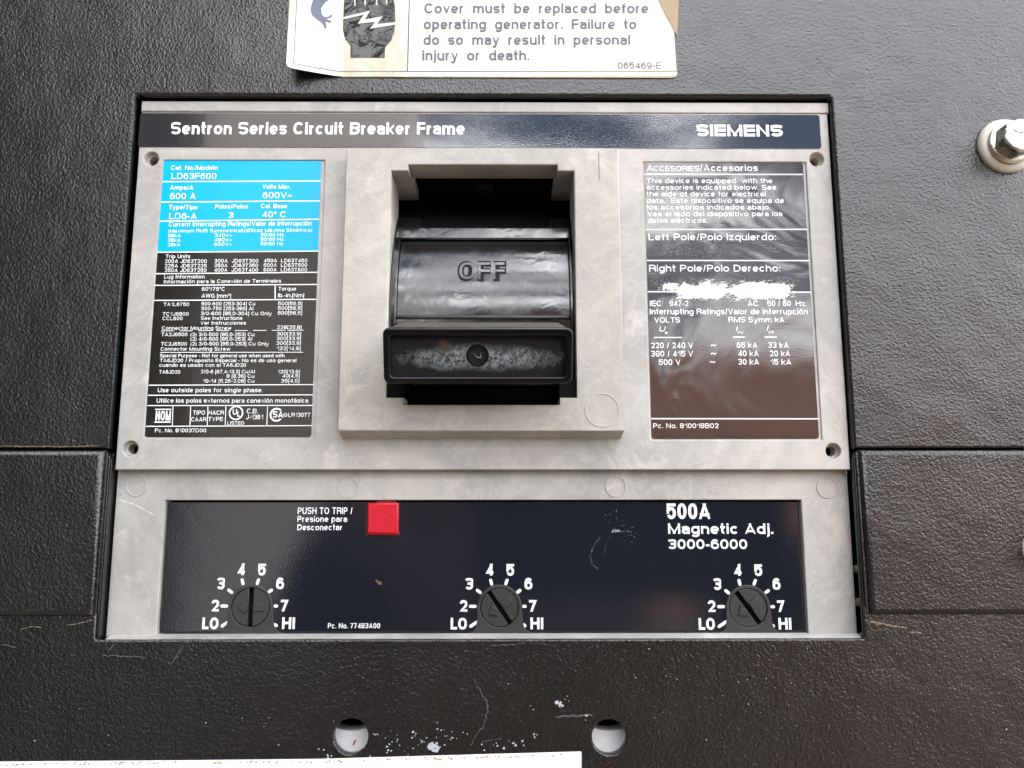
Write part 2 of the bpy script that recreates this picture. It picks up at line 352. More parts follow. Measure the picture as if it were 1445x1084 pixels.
L(black_pl, bump(black_pl, noise(black_pl, v, 120, 3, 0.5, 0.8), 0.00012), bs(black_pl).inputs['Normal'])
L(black_pl, ramp(black_pl, noise(black_pl, v, 70, 6, 0.7), (0.35, (0.08,)*3), (0.65, (0.26,)*3)), bs(black_pl).inputs['Roughness'])
black_mt = mat('black_matt_plastic', (0.012, 0.012, 0.013), 0.42, 0.4)
L(black_mt, bump(black_mt, noise(black_mt, coords(black_mt), 1500, 3), 0.00008), bs(black_mt).inputs['Normal'])
dial_m = mat('dial_dark_plastic', (0.032, 0.032, 0.033), 0.36, 0.5)
L(dial_m, bump(dial_m, noise(dial_m, coords(dial_m), 1200, 3), 0.00006), bs(dial_m).inputs['Normal'])
void_m = mat('recess_shade_black', (0.004, 0.004, 0.004), 0.8, 0.1)  # near-black stands in for shade inside holes, gaps and grooves
red_m = mat('red_plastic', (0.50, 0.008, 0.022), 0.33, 0.4)
L(red_m, bump(red_m, noise(red_m, coords(red_m), 500, 3), 0.0001), bs(red_m).inputs['Normal'])
grip_top = mat('grip_grained_plastic', (0.02, 0.018, 0.015), 0.45, 0.5)
v = coords(grip_top); L(grip_top, bump(grip_top, noise(grip_top, v, 2200, 2), 0.0004), bs(grip_top).inputs['Normal'])
L(grip_top, ramp(grip_top, noise(grip_top, v, 2500, 3), (0.4, (0.02, 0.018, 0.014)), (0.65, (0.16, 0.145, 0.115))), bs(grip_top).inputs['Base Color'])

# ------------------------------------------------------------------ black enclosure front
YF = 0.0
ox0, ox1, oz0, oz1 = -103.3, 90.5, -35.2, 110.9
zseam = (at(1300, 635, 0).z + at(60, 631, 0).z)/2
zlow = (at(1300, 867.5, 0).z + at(60, 869, 0).z)/2
bx1 = (at(1215, 640, -1).x+at(1227, 868, -1).x)/2; bx0 = (at(145, 640, -1).x+at(130, 868, -1).x)/2
enc = thing('enclosure_front', 'black pebbled powder coated metal enclosure front around the grey breaker', 'metal enclosure', (0, 0, -140))
XL, XR, ZT, ZB = -520, 520, 620, -520
top_out = [(XL, ZT), (XL, zseam), (ox0, zseam), (ox0, oz1-0.6), (ox0+0.6, oz1), (ox1-0.6, oz1), (ox1, oz1-0.6), (ox1, zseam), (XR, zseam), (XR, ZT)]
mk('upper_sheet', plate([top_out], 0, 2.6, 0.7), powder, enc)
h1c = at(494.5, 1040, 0); h2c = at(860, 1041, 0)
low_out = [(XL, ZB), (XR, ZB), (XR, zlow+2), (ox1, zlow+2), (ox1, oz0+0.6), (ox1-0.6, oz0), (ox0+0.6, oz0), (ox0, oz0+0.6), (ox0, zlow+2), (XL, zlow+2)]
mk('lower_sheet', plate([low_out, circ(h1c.x, h1c.z, 4.25), circ(h2c.x, h2c.z, 4.2)], 0.4, 3.0, 0.4), powder, enc)
def side_band(xa, xb, inner):
    g = plate([box4(min(xa, xb), max(xa, xb), zlow, zseam-0.35)], -1.0, 2.2, 1.45)
    lo_, hi_ = (inner-1.0, inner+1.0)
    e = -1 if xb > xa else 1                       # return flange folded back along the opening
    fl = plate([box4(min(xa, xa+e*0.2), max(xa, xa+e*2.0) if e > 0 else max(xa, xa-0.2), zlow+0.3, zseam-1.5)], 0.3, 8, 0.2)
    return g
mk('side_cover', side_band(bx1, XR, bx1), powder, enc)
mk('side_cover', side_band(bx0, XL, bx0), powder, enc)
for xx, sg in ((bx1, -1), (bx0, 1)):
    for k, (d0, d1, yy) in enumerate(((0.0, 0.5, 0.0), (0.5, 0.8, 0.7), (0.8, 1.0, 1.4))):
        a, b = xx+sg*d0, xx+sg*d1
        mk('folded_flange', plate([box4(min(a, b), max(a, b), oz0-0.5 if k == 2 else zlow+0.4, zseam-1-k*0.8)], yy, 2.5, 0.1), powder, enc)
# lip along the inside of the opening
mk('opening_edge', plate([box4(ox0-3, ox0-0.02, oz0-2, zseam-1)], 3.1, 8, 0.2), powder, enc)
# dark interior of the enclosure
mk('interior_back', plate([box4(-530, 530, -530, 630)], 60, 62), void_m, enc)
white_pl = mat('white_plastic', (0.85, 0.85, 0.86), 0.35, 0.5)
L(white_pl, ramp(white_pl, noise(white_pl, coords(white_pl), 300, 4), (0.4, (0.86, 0.86, 0.88)), (0.75, (0.75, 0.74, 0.72))), bs(white_pl).inputs['Base Color'])

# ------------------------------------------------------------------ grey circuit breaker
brk = thing('circuit_breaker', 'grey moulded case circuit breaker with black OFF handle and printed labels', 'circuit breaker', (-6, 40, 50))
YC = 2.0
cx0, cx1, cz0, cz1 = rect([(195.5+1.5, 165), (1170, 167), (1199, 664), (163, 662)], YC)
cx0, cx1 = -102.1, 90.0; cz0 = 7.3; cz1 = (at(500, 158.5, YC).z+at(900, 160.5, YC).z)/2
YL = YC+0.5
ll = rect([(229.5, 225.5), (457.5, 226.2), (445, 618), (204, 617)], YC)
rl = rect([(908, 228), (1137, 229), (1161, 621), (918.5, 620.5)], YC)
YP = -4.0
px0, px1, pz0, pz1 = -43.3, 30.1, 16.9, 93.5
def zp(v, y, u=680): return at(u, v, y).z
def xp(u, y, v=400): return at(u, v, y).x
oxa = (at(552, 241, YP).x+at(544.5, 561, YP).x)/2; oxb = (at(810.8, 241.5, YP).x+at(813.5, 561, YP).x)/2
nxa = (at(576, 232, YP).x+at(569.5, 571, YP).x)/2; nxb = (at(787, 232.5, YP).x+at(789, 571, YP).x)/2
zt1, zt2 = zp(232.3, YP), zp(241, YP); zb1, zb2 = zp(571.5, YP), zp(561.3, YP)
hole = [(oxa, zb2), (nxa, zb2), (nxa, zb1), (nxb, zb1), (nxb, zb2), (oxb, zb2), (oxb, zt2), (nxb, zt2), (nxb, zt1), (nxa, zt1), (nxa, zt2), (oxa, zt2)]
scr = [(213.5, 224.2, 2.0), (1152.5, 225, 2.0), (183.8, 633.3, 2.0), (1176, 636.5, 2.0)]
scp = [(at(u, v, YC), r) for u, v, r in scr]
big = box4(px0+3, px1-3, pz0+3, pz1-3)
case = mk('case_cover', plate([box4(cx0, cx1, cz0, cz1), box4(*ll), box4(*rl), big]+[circ(p.x, p.z, r) for p, r in scp], YC, YC+6, 0.3), grey, brk)
mk('case_body', plate([box4(cx0+1.5, cx1-1.5, cz0+1, cz1+1.0), big]+[circ(p.x, p.z, r+1) for p, r in scp], YC+6.01, YC+50, 0), grey, brk)
mk('label_seat', plate([box4(ll[0]-1, ll[1]+1, ll[2]-1, ll[3]+1)], YL, YC+1.6), grey, brk)
mk('label_seat', plate([box4(rl[0]-1, rl[1]+1, rl[2]-1, rl[3]+1)], YL, YC+1.6), grey, brk)
# top ledge: front bar and a set-back shelf behind it
tz0 = cz1+0.05; tz1 = (at(500, 143, YC-0.2).z+at(900, 145, YC-0.2).z)/2
mk('top_ledge', plate([box4(at(200, 150, YC).x, at(1168.5, 150, YC).x, tz0, tz1)], YC-0.3, YC+8, 0.35), grey, brk)
mk('rear_ledge', plate([box4(at(205, 140, YC).x, at(1163, 140, YC).x, tz0, tz1+3.0)], YC+8.02, YC+30, 0.4), grey, brk)
for p, r in scp:
    mk('screw_hole', lathe([(r+0.02, YC+0.12), (r-0.25, YC+1.6), (r-0.62, YC+1.8), (r-0.66, YC+9)], p.x, p.z), grey2, brk)
    mk('screw_hole_bottom', lathe([(r-0.6, YC+5.0), (0.05, YC+5.1)], p.x, p.z), void_m, brk)  # near-black disc for the shade deep in the hole

# title band
tb = rect([(199, 159.5), (1157, 162.5), (1158, 210.5), (197.5, 207.5)], YC)
tbo = rrect(tb[0]-0.3, tb[1], tb[2], tb[3]-0.05, 0.8)
title = mk('title_plate', plate([tbo], YC-0.16, YC-0.01, 0.04), band_f, brk)
ik = Ink((0, 0), 1, YC-0.19)
ik.t('Sentron Series Circuit Breaker Frame', 241, 657, 189.6, 17.2, base2=189.9, bold=0.05)
ik.make('lettering', white_ink, title)
ik.t('SIEMENS', 983, 1107, 192.2, 16.5, base2=192.8, bold=0.075); ik.make('maker_emblem', white_ink, title)

# left rating label -------------------------------------------------
YLl = YL-0.15
lb = rect([(230.4, 227), (452.6, 226.8), (440, 617.8), (204.9, 616.3)], YLl)
zsplit = (at(225, 355.6, YLl).z+at(450, 354.7, YLl).z)/2
lab = mk('rating_label', plate([rrect(lb[0], lb[1], lb[2], lb[3], 0.8)], YLl, YL-0.02, 0), lab_f, brk)
bo = [(x, z) for x, z in rrect(lb[0], lb[1], lb[2], lb[3], 0.8) if z > zsplit]
mk('blue_field', sheet([[(lb[0], zsplit)]+[(lb[1], zsplit)]+bo], YLl-0.02), blue_f, lab)
a = Ink((180, 200), 4.817, YLl-0.04); B1 = 0.014
for q in [('Cat. No./Modelo', 295, 617, 192, 30), ('LD63F600', 298, 603, 254, 41), ('Amps/A', 288, 447, 327, 30), ('600 A', 288, 463, 390, 41),
          ('Volts Max.', 916, 1110, 320, 29), ('600V~', 918, 1118, 384, 41), ('Type/Tipo', 280, 475, 460, 30), ('LD6-A', 282, 470, 526, 41),
          ('Poles/Polos', 595, 820, 455, 29), ('3', 686, 718, 518, 38), ('Cal. Base', 907, 1086, 452, 29), ('40° C', 915, 1078, 514, 40)]:
    a.t(*q, bold=0.022)
a.t('Current Interrupting Ratings/Valor de Interrupción', 280, 1253, 577, 31, 570, bold=0.02)
a.t('(Maximum RMS Symmetrical)/(Eficaz Máxima Simétrica)', 277, 1262, 618, 23, 612, bold=0.02)
for i, (k, vv) in enumerate((('65kA', '240V~'), ('35kA', '480V~'), ('25kA', '600V~'))):
    a.t(k, 275-2*i, 362-2*i, 650+31*i, 23, bold=0.024).t(vv, 592-2*i, 712-2*i, 648+30.5*i, 23, bold=0.024).t('50/60 Hz', 906-i, 1062-2*i, 644+30.5*i, 23, bold=0.024)
for q in [(236, 272, 1312, 267), (228, 411, 1308, 402), (220, 541, 1303, 527), (203, 752, 1296, 744), (192, 898, 1290, 888)]: a.line(*q, 8)
a.t('Trip Units', 258, 428, 792, 25, bold=0.022)
for i, r_ in enumerate((('200A JD63T200', '300A  JD63T300', '450A  LD63T450'), ('225A JD63T225', '350A  JD63T350', '500A  LD63T500'), ('250A JD63T250', '400A  JD63T400', '600A  LD63T600'))):
    for (x0, x1, b), s in zip(((253, 538, 824), (590, 888, 822), (926, 1222, 820)), r_): a.t(s, x0-i, x1-i, b+31*i, 24, bold=0.022)
a.t('Lug Information', 249, 525, 930, 25, bold=0.022).t('Información para la Conexión de Terminales', 246, 1050, 964, 25, 958, bold=0.022)
a.make('lettering', white_ink, lab)
b = Ink((180, 380), 4.423, YLl-0.04)
b.line(168, 101, 1183, 95, 7).line(163, 195, 1180, 188, 7).line(921, 99, 921, 190, 7)
for q in [('60°/75°C', 463, 608, 135, 24), ('AWG [mm²]', 461, 645, 178, 25), ('Torque', 941, 1052, 133, 23), ('lb.-in.[Nm]', 939, 1106, 175, 25),
          ('TA1L6750', 224, 384, 230, 22), ('500-600 [253-304] Cu', 461, 796, 226, 22), ('500[56,5]', 939, 1087, 225, 22),
          ('500-750 [253-380] Al', 461, 785, 256, 22), ('500[56,5]', 938, 1086, 254, 22), ('TC1J6800', 218, 381, 290, 22),
          ('3/0-600 [85,0-304] Cu Only', 457, 898, 287, 22), ('500[56,5]', 937, 1086, 284, 22), ('CCL600', 217, 343, 318, 22),
          ('See Instructions', 457, 718, 316, 22), ('Ver Instrucciones', 455, 741, 346, 22), ('Connector Mounting Screw', 214, 648, 378, 22), ('228[25,8]', 932, 1083, 373, 22),
          ('TA2J6500', 210, 373, 418, 22), ('(2) 3/0-500 [85,0-253] Cu', 393, 788, 418, 22), ('300[33,9]', 931, 1080, 414, 22),
          ('(2) 4/0-500 [85,0-253] Al', 393, 775, 446, 22), ('300[33,9]', 930, 1079, 443, 22), ('TC2J6500', 208, 370, 477, 22),
          ('(2) 3/0-500 [85,0-253] Cu Only', 393, 880, 476, 22), ('300[33,9]', 929, 1078, 472, 22), ('Connector Mounting Screw', 206, 641, 508, 22), ('132[14,9]', 930, 1077, 505, 22),
          ('Special Purpose - Not for general use when used with', 202, 982, 550, 22), ('TA6JD20 / Proposito Especial - No es de uso general', 201, 1057, 580, 22),
          ('cuando es usado con el TA6JD20', 198, 740, 609, 22), ('TA6JD20', 196, 328, 652, 22), ('2/0-6 [67,4-13,3] Cu/Al', 457, 789, 650, 22), ('120[13,6]', 938, 1072, 650, 22),
          ('8 [8,36] Cu', 618, 788, 678, 22), ('40[4,5]', 966, 1071, 676, 22), ('10-14 [5,26-2,08] Cu', 470, 786, 708, 22), ('35[4,0]', 958, 1069, 707, 22),
          ('Use outside poles for single phase.', 188, 848, 768, 27), ('Utilice los polos externos para conexión monofásica', 181, 1133, 833, 27),
          ('TIPO', 408, 484, 908, 26), ('CAAR', 396, 490, 950, 26), ('HACR', 505, 600, 908, 26), ('TYPE', 503, 595, 948, 26), ('LISTED', 622, 728, 970, 21),
          ('C.B.', 743, 815, 900, 29), ('J-1361', 740, 845, 937, 29), ('LR13077', 1002, 1140, 922, 26), ('Pc. No. 810037D00', 170, 492, 1018, 24)]:
    b.t(*q, bold=0.02)
for x0, x1 in ((210, 290), (326, 406), (440, 520), (555, 635), (670, 750), (785, 868), (900, 985), (1000, 1100)): b.line(x0, 385-(x0-210)*.005, x1, 385-(x1-210)*.005, 4)
b.line(204, 519, 1097, 518, 4)
for q in [(133, 724, 1160, 720), (128, 787, 1158, 784), (124, 851, 1157, 850), (115, 981, 1150, 976)]: b.line(*q, 6)
for x in (282, 392, 500, 612, 872): b.line(x+2, 851, x-3, 979, 5)
b.make('lettering', white_ink, lab)
b.line(172, 875, 272, 875, 8).line(168, 954, 268, 954, 8); b.t('NOM', 173, 268, 944, 60, bold=0.045)
b.ring(677, 897, 46, 9).t('U', 655, 682, 907, 34, bold=0.035).t('L', 684, 702, 920, 34, bold=0.035)
b.ring(930, 908, 44, 11, 48, 318).t('SA', 906, 970, 926, 40, bold=0.04).ring(984, 910, 13, 3).t('R', 978, 990, 916, 11, bold=0.02)
b.make('certification_emblems', white_ink, lab)

# right accessories label -------------------------------------------
ab = rect([(908.8, 228.8), (1132.4, 229.5), (1156.4, 619.6), (919.9, 619.2)], YLl)
acc = mk('accessories_label', plate([rrect(ab[0], ab[1], ab[2], ab[3], 0.8)], YLl, YL-0.02, 0), acc_f, brk)
a = Ink((880, 200), 4.516, YLl-0.03)
a.t('A', 147, 188, 187, 40, bold=0.02).t('CCESORIES', 191, 485, 187, 32, bold=0.02).t('/Accesorios', 487, 858, 187, 40, bold=0.02)
for i, (s, x0, x1) in enumerate((('This device is equipped  with the', 147, 957), ('accessories indicated below. See', 147, 984), ('the side of device for electrical', 147, 915),
                                 ('data.  Este dispositivo se equipa de', 148, 1032), ('los accesorios indicados abajo.', 150, 945), ('Vea el lado del dispositivo para los', 152, 1027), ('datos eléctricos.', 155, 537))):
    a.t(s, x0, x1, 264+42.2*i, 31, bold=0.018)
a.t('Left Pole/Polo Izquierdo:', 160, 985, 628, 42, bold=0.02).t('Right Pole/Polo Derecho:', 163, 1010, 828, 43, bold=0.02)
for q in [(133, 208, 1142, 209), (143, 560, 1168, 559), (148, 757, 1184, 758), (153, 956, 1194, 960)]: a.line(*q, 8)
a.make('lettering', white_ink, acc)
d = Ink((880, 400), 4.516, YLl-0.03)
for q in [('IEC', 168, 243, 145, 35), ('947-2', 293, 413, 145, 35), ('AC', 790, 860, 145, 35), ('50 / 60', 917, 1066, 145, 35), ('Hz', 1098, 1158, 145, 35),
          ('Interrupting Ratings/Valor de Interrupción', 168, 1180, 197, 36), ('VOLTS', 196, 360, 250, 34), ('RMS Symm kA', 670, 1025, 248, 34),
          ('220 / 240 V', 175, 443, 413, 36), ('~', 555, 592, 410, 38), ('65 kA', 722, 852, 411, 36), ('33 kA', 922, 1052, 411, 36),
          ('380 / 415 V', 175, 443, 466, 36), ('~', 555, 592, 463, 38), ('40 kA', 731, 861, 464, 36), ('20 kA', 932, 1062, 464, 36),
          ('500 V', 225, 363, 520, 36), ('~', 550, 586, 516, 38), ('30 kA', 731, 863, 518, 36), ('15 kA', 937, 1068, 518, 36), ('Pc. No. 810018B02', 189, 608, 922, 30)]:
    d.t(*q, bold=0.02)
d.t('U', 226, 262, 306, 32, bold=0.03, shear=0.25).t('e', 264, 281, 322, 20, bold=0.03).t('I', 716, 734, 304, 34, bold=0.03, shear=0.3).t('cu', 728, 760, 318, 18, bold=0.03)
d.t('I', 911, 929, 304, 34, bold=0.03, shear=0.3).t('cs', 924, 955, 318, 18, bold=0.03)
d.line(192, 345, 372, 345, 7).line(696, 342, 775, 342, 7).line(898, 342, 978, 342, 7).line(177, 862, 1245, 863, 8)
d.make('lettering', white_ink, acc)

# raised surround with the stepped opening ---------------------------
sur = mk('handle_surround', plate([box4(px0, px1, pz0, pz1), hole], YP, YC+2.2, 0.35), grey2, brk)
zA, zB = pz0, zp(619.5, YC)
mk('surround_skirt', prismx([(YP+0.4, zA+0.3), (YC+0.1, zB), (YC+0.1, zA+0.3)], px0+0.15, px1-0.15), grey2, brk)
mk('moulding_groove', join(plate([circ(at(850, 579, YP).x, at(850, 579, YP).z, 4.4, 56), circ(at(850, 579, YP).x, at(850, 579, YP).z, 4.15, 56)], YP-0.14, YP+0.1, 0.03)), grey2, brk)
ku = at(847, 205, YP).x; kz0, kz1 = zp(254, YP, 848), zp(215, YP, 848)
mk('moulding_groove', plate([box4(ku-0.5, ku-0.38, kz0, kz1)], YP-0.05, YP+0.1, 0.02), void_m, brk)
# walls of the opening behind the surround
wt = 1.2
mk('opening_wall', join(
    plate([box4(nxa-wt, nxb+wt, zt1+0.01, zt1+wt)], YC+2.3, YC+3.0),
    plate([box4(oxa-wt, oxa-0.01, zb1, zt2)], YC+2.3, YC+9),
    plate([box4(oxb+0.01, oxb+wt, zb1, zt2)], YC+2.3, YC+9)), grey2, brk)
for xa, xb in ((oxa-wt, nxa+0.4), (nxb-0.4, oxb+wt)):
    mk('corner_block', plate([box4(xa, xb, zt2+0.02, zt2+3.5)], YC+2.3, 17, 0.1), grey2, brk)
mk('handle_well', join(plate([box4(px0+3.05, px1-3.05, pz0+3.05, pz1-3.05), box4(oxa-wt-.05, oxb+wt+.05, zb1-wt, zt1+wt+.05)], YC+2.25, 40), plate([box4(oxa-6, oxb+6, zb1-6, zt1+8)], 34, 35), plate([box4(oxa-6, oxb+6, zb1-6, zb1-1)], YC+6.6, 34), plate([box4(oxa-6, oxb+6, zt1+4, zt1+8)], YC+10, 34)), void_m, brk)  # near-black liner paints in the shade inside the handle opening
tp = at(684, 259, 12)
mk('inner_tab', plate([box4(tp.x-2.4, tp.x+2.4, tp.z-1.4, tp.z+3)], 12, 16, 0.2), black_mt, brk)

# lever: curved rocker, recessed OFF plate, grip ---------------------
R0 = 42.0; YR = 1.0; zc = zp(437, YR)
def arc(z, dy=0.0):
    t = max(-0.99, min(0.99, (z-zc)/R0)); return YR+dy+R0*(1-math.sqrt(1-t*t))
lx0 = (xp(551, 3)); lx1 = xp(808, 3)
zf0, zf1 = zc-6, zc+38
zw0, zw1 = zp(447, 1.5), zp(336, 6)          # recessed window of the OFF plate
wx0, wx1 = xp(561.5, 3), xp(803.5, 3)
def arc_slab(x0, x1, z0, z1, dy, th, k=48):
    zs = [z0+(z1-z0)*i/k for i in range(k+1)]
    return prismx([(arc(z, dy), z) for z in zs]+[(arc(z, dy)+th, z) for z in reversed(zs)], x0, x1)
rail_m = mat('black_rail_plastic', (0.008, 0.008, 0.008), 0.25, 0.5)
for xa, xb in ((oxa+0.12, wx0-0.9), (wx1+0.9, oxb-0.12)): mk('side_rail', arc_slab(xa, xb, zf0-14, zt2-7.6, -3.2, 9), rail_m, brk, bevel=0.15)
lev = mk('handle_lever', join(arc_slab(lx0, wx0, zf0-14, zf1, 0, 8), arc_slab(wx1, lx1, zf0-14, zf1, 0, 8), arc_slab(wx0, wx1, zw1, zf1, 0, 8),
                       arc_slab(wx0, wx1, zf0-14, zw0, -0.2, 8)), black_pl, brk, bevel=0.25)
offp = mk('off_plate', arc_slab(wx0+0.15, wx1-0.15, zw0, zw1-0.3, 0.9, 3), black_pl, lev)
zo = zp(396.5, 2.5)
cu_out = []
def offtext(dy, bold, inset=0.0):
    V, Fc = text('OFF', (at(645, 396, 2).x+inset, inset), (at(714.5, 396, 2).x-inset, inset), 6.2-2*inset, 0, w=bold*6.2/(6.2-2*inset))
    import bmesh
    bm = bmesh.new(); vs = [bm.verts.new(p) for p in V]
    for q in Fc: bm.faces.new([vs[i] for i in q])
    for i in range(1, 16): bmesh.ops.bisect_plane(bm, geom=bm.verts[:]+bm.edges[:]+bm.faces[:], plane_co=(0, 0, i*0.4), plane_no=(0, 0, 1))
    bm.verts.index_update(); V = [p.co.copy() for p in bm.verts]; Fc = [tuple(q.index for q in f.verts) for f in bm.faces]; bm.free()
    n0 = len(V); VV = [Vector((p.x, arc(zo+p.z, 0.9)-dy+p.y, zo+p.z)) for p in V]+[Vector((p.x, arc(zo+p.z, 0.9)+0.3, zo+p.z)) for p in V]
    ed = {}
    for q in Fc:
        for i in range(len(q)):
            e = (q[i], q[(i+1) % len(q)]); ed[e] = 1
    FF = list(Fc)+[(e[1], e[0], e[0]+n0, e[1]+n0) for e in ed if (e[1], e[0]) not in ed]
    return VV, FF
mk('lettering', offtext(0.12, 0.28), mat('black_ink', (0.003, 0.003, 0.003), 0.6, 0.2), offp, smooth=False)
mk('lettering', offtext(0.26, 0.12, 0.08*6.2), black_pl, offp, smooth=False)
mk('window_ridge', prismx([(arc(zw0)-0.5, zw0-0.9), (arc(zw0)-0.7, zw0-0.3), (arc(zw0)-0.1, zw0+0.25), (arc(zw0)+1, zw0)], wx0-0.1, wx1+0.1), black_pl, lev, bevel=0.1)

zl0, zl1 = zp(333.5, 5), zp(316, 5); yl_ = arc(zl0)-0.25
mk('rocker_ledge', prismx([(yl_, zl0), (yl_+(zl1-zl0)*0.27, zl1), (yl_+4, zl1+0.6), (yl_+5, zl0)], lx0+0.1, lx1-0.1), black_pl, lev, bevel=0.3)
# grip: hollow-fronted bar leaning down and out
TILT = math.radians(17)
gy = -19.5; gzt, gzb = zp(463.5, gy), zp(541, gy-0.5); gx0, gx1 = xp(540.5, gy, 500), xp(808.5, gy, 500)
gh = gzt-gzb
gc = Vector(((gx0+gx1)/2, gy, (gzt+gzb)/2))
def G(g_): return rot(g_, gc, -TILT if False else TILT, 'X')
hx, hz = (gx1-gx0)/2, gh/2
X0, X1, Z0, Z1 = gc.x-hx, gc.x+hx, gc.z-hz, gc.z+hz
front = rrect(X0, X1, Z0, Z1, 1.6); inn = rrect(X0+1.7, X1-1.9, Z0+1.6, Z1-1.9, 0.7)
g1 = plate([front, inn], gc.y, gc.y+3.0, 0.45, 3)
grip_m = mat('grip_shaded_plastic', (0.004, 0.004, 0.005), 0.17, 0.35); L(grip_m, bump(grip_m, noise(grip_m, coords(grip_m), 300, 3), 0.00005), bs(grip_m).inputs['Normal'])  # darker, duller black puts the grip's shaded reflection into the material
grip = mk('grip', G(g1), grip_m, lev)
wear = mat('worn_black_plastic', (0.012, 0.012, 0.013), 0.45, 0.22)
tcw = N(wear, 'ShaderNodeTexCoord'); sep = N(wear, 'ShaderNodeSeparateXYZ'); L(wear, tcw.outputs['Object'], sep.inputs[0])
mpw = N(wear, 'ShaderNodeMapping'); mpw.inputs['Scale'].default_value = (1/0.0185, 0, 1/0.0030); mpw.inputs['Location'].default_value = (-0.02, 0, 0.25)
L(wear, tcw.outputs['Object'], mpw.inputs['Vector']); ln = N(wear, 'ShaderNodeVectorMath', operation='LENGTH'); L(wear, mpw.outputs['Vector'], ln.inputs[0])
nz = noise(wear, tcw.outputs['Object'], 230, 7, 0.8)
ad = N(wear, 'ShaderNodeMath', operation='MULTIPLY_ADD'); L(wear, nz, ad.inputs[0]); ad.inputs[1].default_value = 1.6; L(wear, ln.outputs['Value'], ad.inputs[2])
msk = ramp(wear, ad.outputs[0], (0.0, (1,)*3), (0.92, (1,)*3)); 
sub_ = N(wear, 'ShaderNodeMapRange'); sub_.inputs['From Min'].default_value = 1.95; sub_.inputs['From Max'].default_value = 1.4; L(wear, ad.outputs[0], sub_.inputs['Value'])
spk = ramp(wear, noise(wear, tcw.outputs['Object'], 900, 8, 0.85), (0.42, (0,)*3), (0.60, (1,)*3))
mu = N(wear, 'ShaderNodeMath', operation='MULTIPLY'); L(wear, sub_.outputs['Result'], mu.inputs[0]); L(wear, spk, mu.inputs[1])
c1 = mixc(wear, mu.outputs[0], (0.005, 0.005, 0.006), (0.24, 0.265, 0.28))
mpr = N(wear, 'ShaderNodeMapping'); mpr.inputs['Scale'].default_value = (1/0.0028, 0, 1/0.0028); mpr.inputs['Location'].default_value = (2.95, 0, -0.65)
L(wear, tcw.outputs['Object'], mpr.inputs['Vector']); ln2 = N(wear, 'ShaderNodeVectorMath', operation='LENGTH'); L(wear, mpr.outputs['Vector'], ln2.inputs[0])
ad2 = N(wear, 'ShaderNodeMath', operation='MULTIPLY_ADD'); L(wear, nz, ad2.inputs[0]); ad2.inputs[1].default_value = 3.4; L(wear, ln2.outputs['Value'], ad2.inputs[2])
sb2 = N(wear, 'ShaderNodeMapRange'); sb2.inputs['From Min'].default_value = 2.5; sb2.inputs['From Max'].default_value = 1.9; L(wear, ad2.outputs[0], sb2.inputs['Value'])
L(wear, mixc(wear, sb2.outputs['Result'], c1, (0.055, 0.038, 0.022)), bs(wear).inputs['Base Color'])
L(wear, bump(wear, spk, 0.00006), bs(wear).inputs['Normal'])
gh_c = (gc.x-0.2, gc.z-0.1)
mk('grip_recess', G(plate([box4(X0+1.2, X1-1.2, Z0+1.1, Z1-1.3), circ(gh_c[0], gh_c[1], 2.75)], gc.y+1.7, gc.y+2.9)), wear, grip)
mk('screw_socket', G(lathe([(2.76, gc.y+1.72), (2.55, gc.y+1.6), (2.5, gc.y+6), (0.05, gc.y+6)], gh_c[0], gh_c[1])), void_m, grip)  # near-black colour deepens the shade in the socket
mk('screw_blade_mark', G(plate([[(gh_c[0]-0.9, gh_c[1]+0.6), (gh_c[0]-0.1, gh_c[1]-0.6), (gh_c[0]+0.9, gh_c[1]-0.7), (gh_c[0]+0.8, gh_c[1]+0.7), (gh_c[0]+0.65, gh_c[1]-0.45), (gh_c[0]-0.1, gh_c[1]-0.4)]], gc.y+2.0, gc.y+2.3)), mat('bare_steel_edge', (0.22, 0.20, 0.17), 0.4, 0.5), grip)
body = plate([rrect(X0+0.35, X1-0.35, Z0+0.35, Z1-0.25, 1.0)], gc.y+2.9, gc.y+21, 0.1)
# taper towards the rocker
bv = [Vector((gc.x+(p.x-gc.x)*(1-0.006*(p.y-gc.y)/2), p.y, p.z if p.z > gc.z else p.z+(p.y-gc.y)*0.12)) for p in body[0]]
mk('grip_body', G((bv, body[1])), black_mt, grip)
topg = plate([box4(X0+1.2, X1-1.2, Z1-0.3, Z1-0.12)], gc.y+2.6, gc.y+20.2)
bv = [Vector((gc.x+(p.x-gc.x)*(1-0.006*(p.y-gc.y)/2), p.y, p.z)) for p in topg[0]]
mk('grip_top_face', G((bv, topg[1])), grip_top, grip, smooth=False)
# near-black plates added to darken the pale opening walls beside the grip
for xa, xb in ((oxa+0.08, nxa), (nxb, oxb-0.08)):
    mk('dark_side_plate', plate([box4(xa, xb, zb2+0.1, zp(536, 0))], -2.9, 12, 0.15), void_m, brk)
mk('dark_lower_plate', plate([box4(nxa+0.3, nxb-0.3, zb1+0.15, zb2+4)], 8, 10, 0.2), void_m, brk)  # near-black plate paints the grip's shadow low in the opening

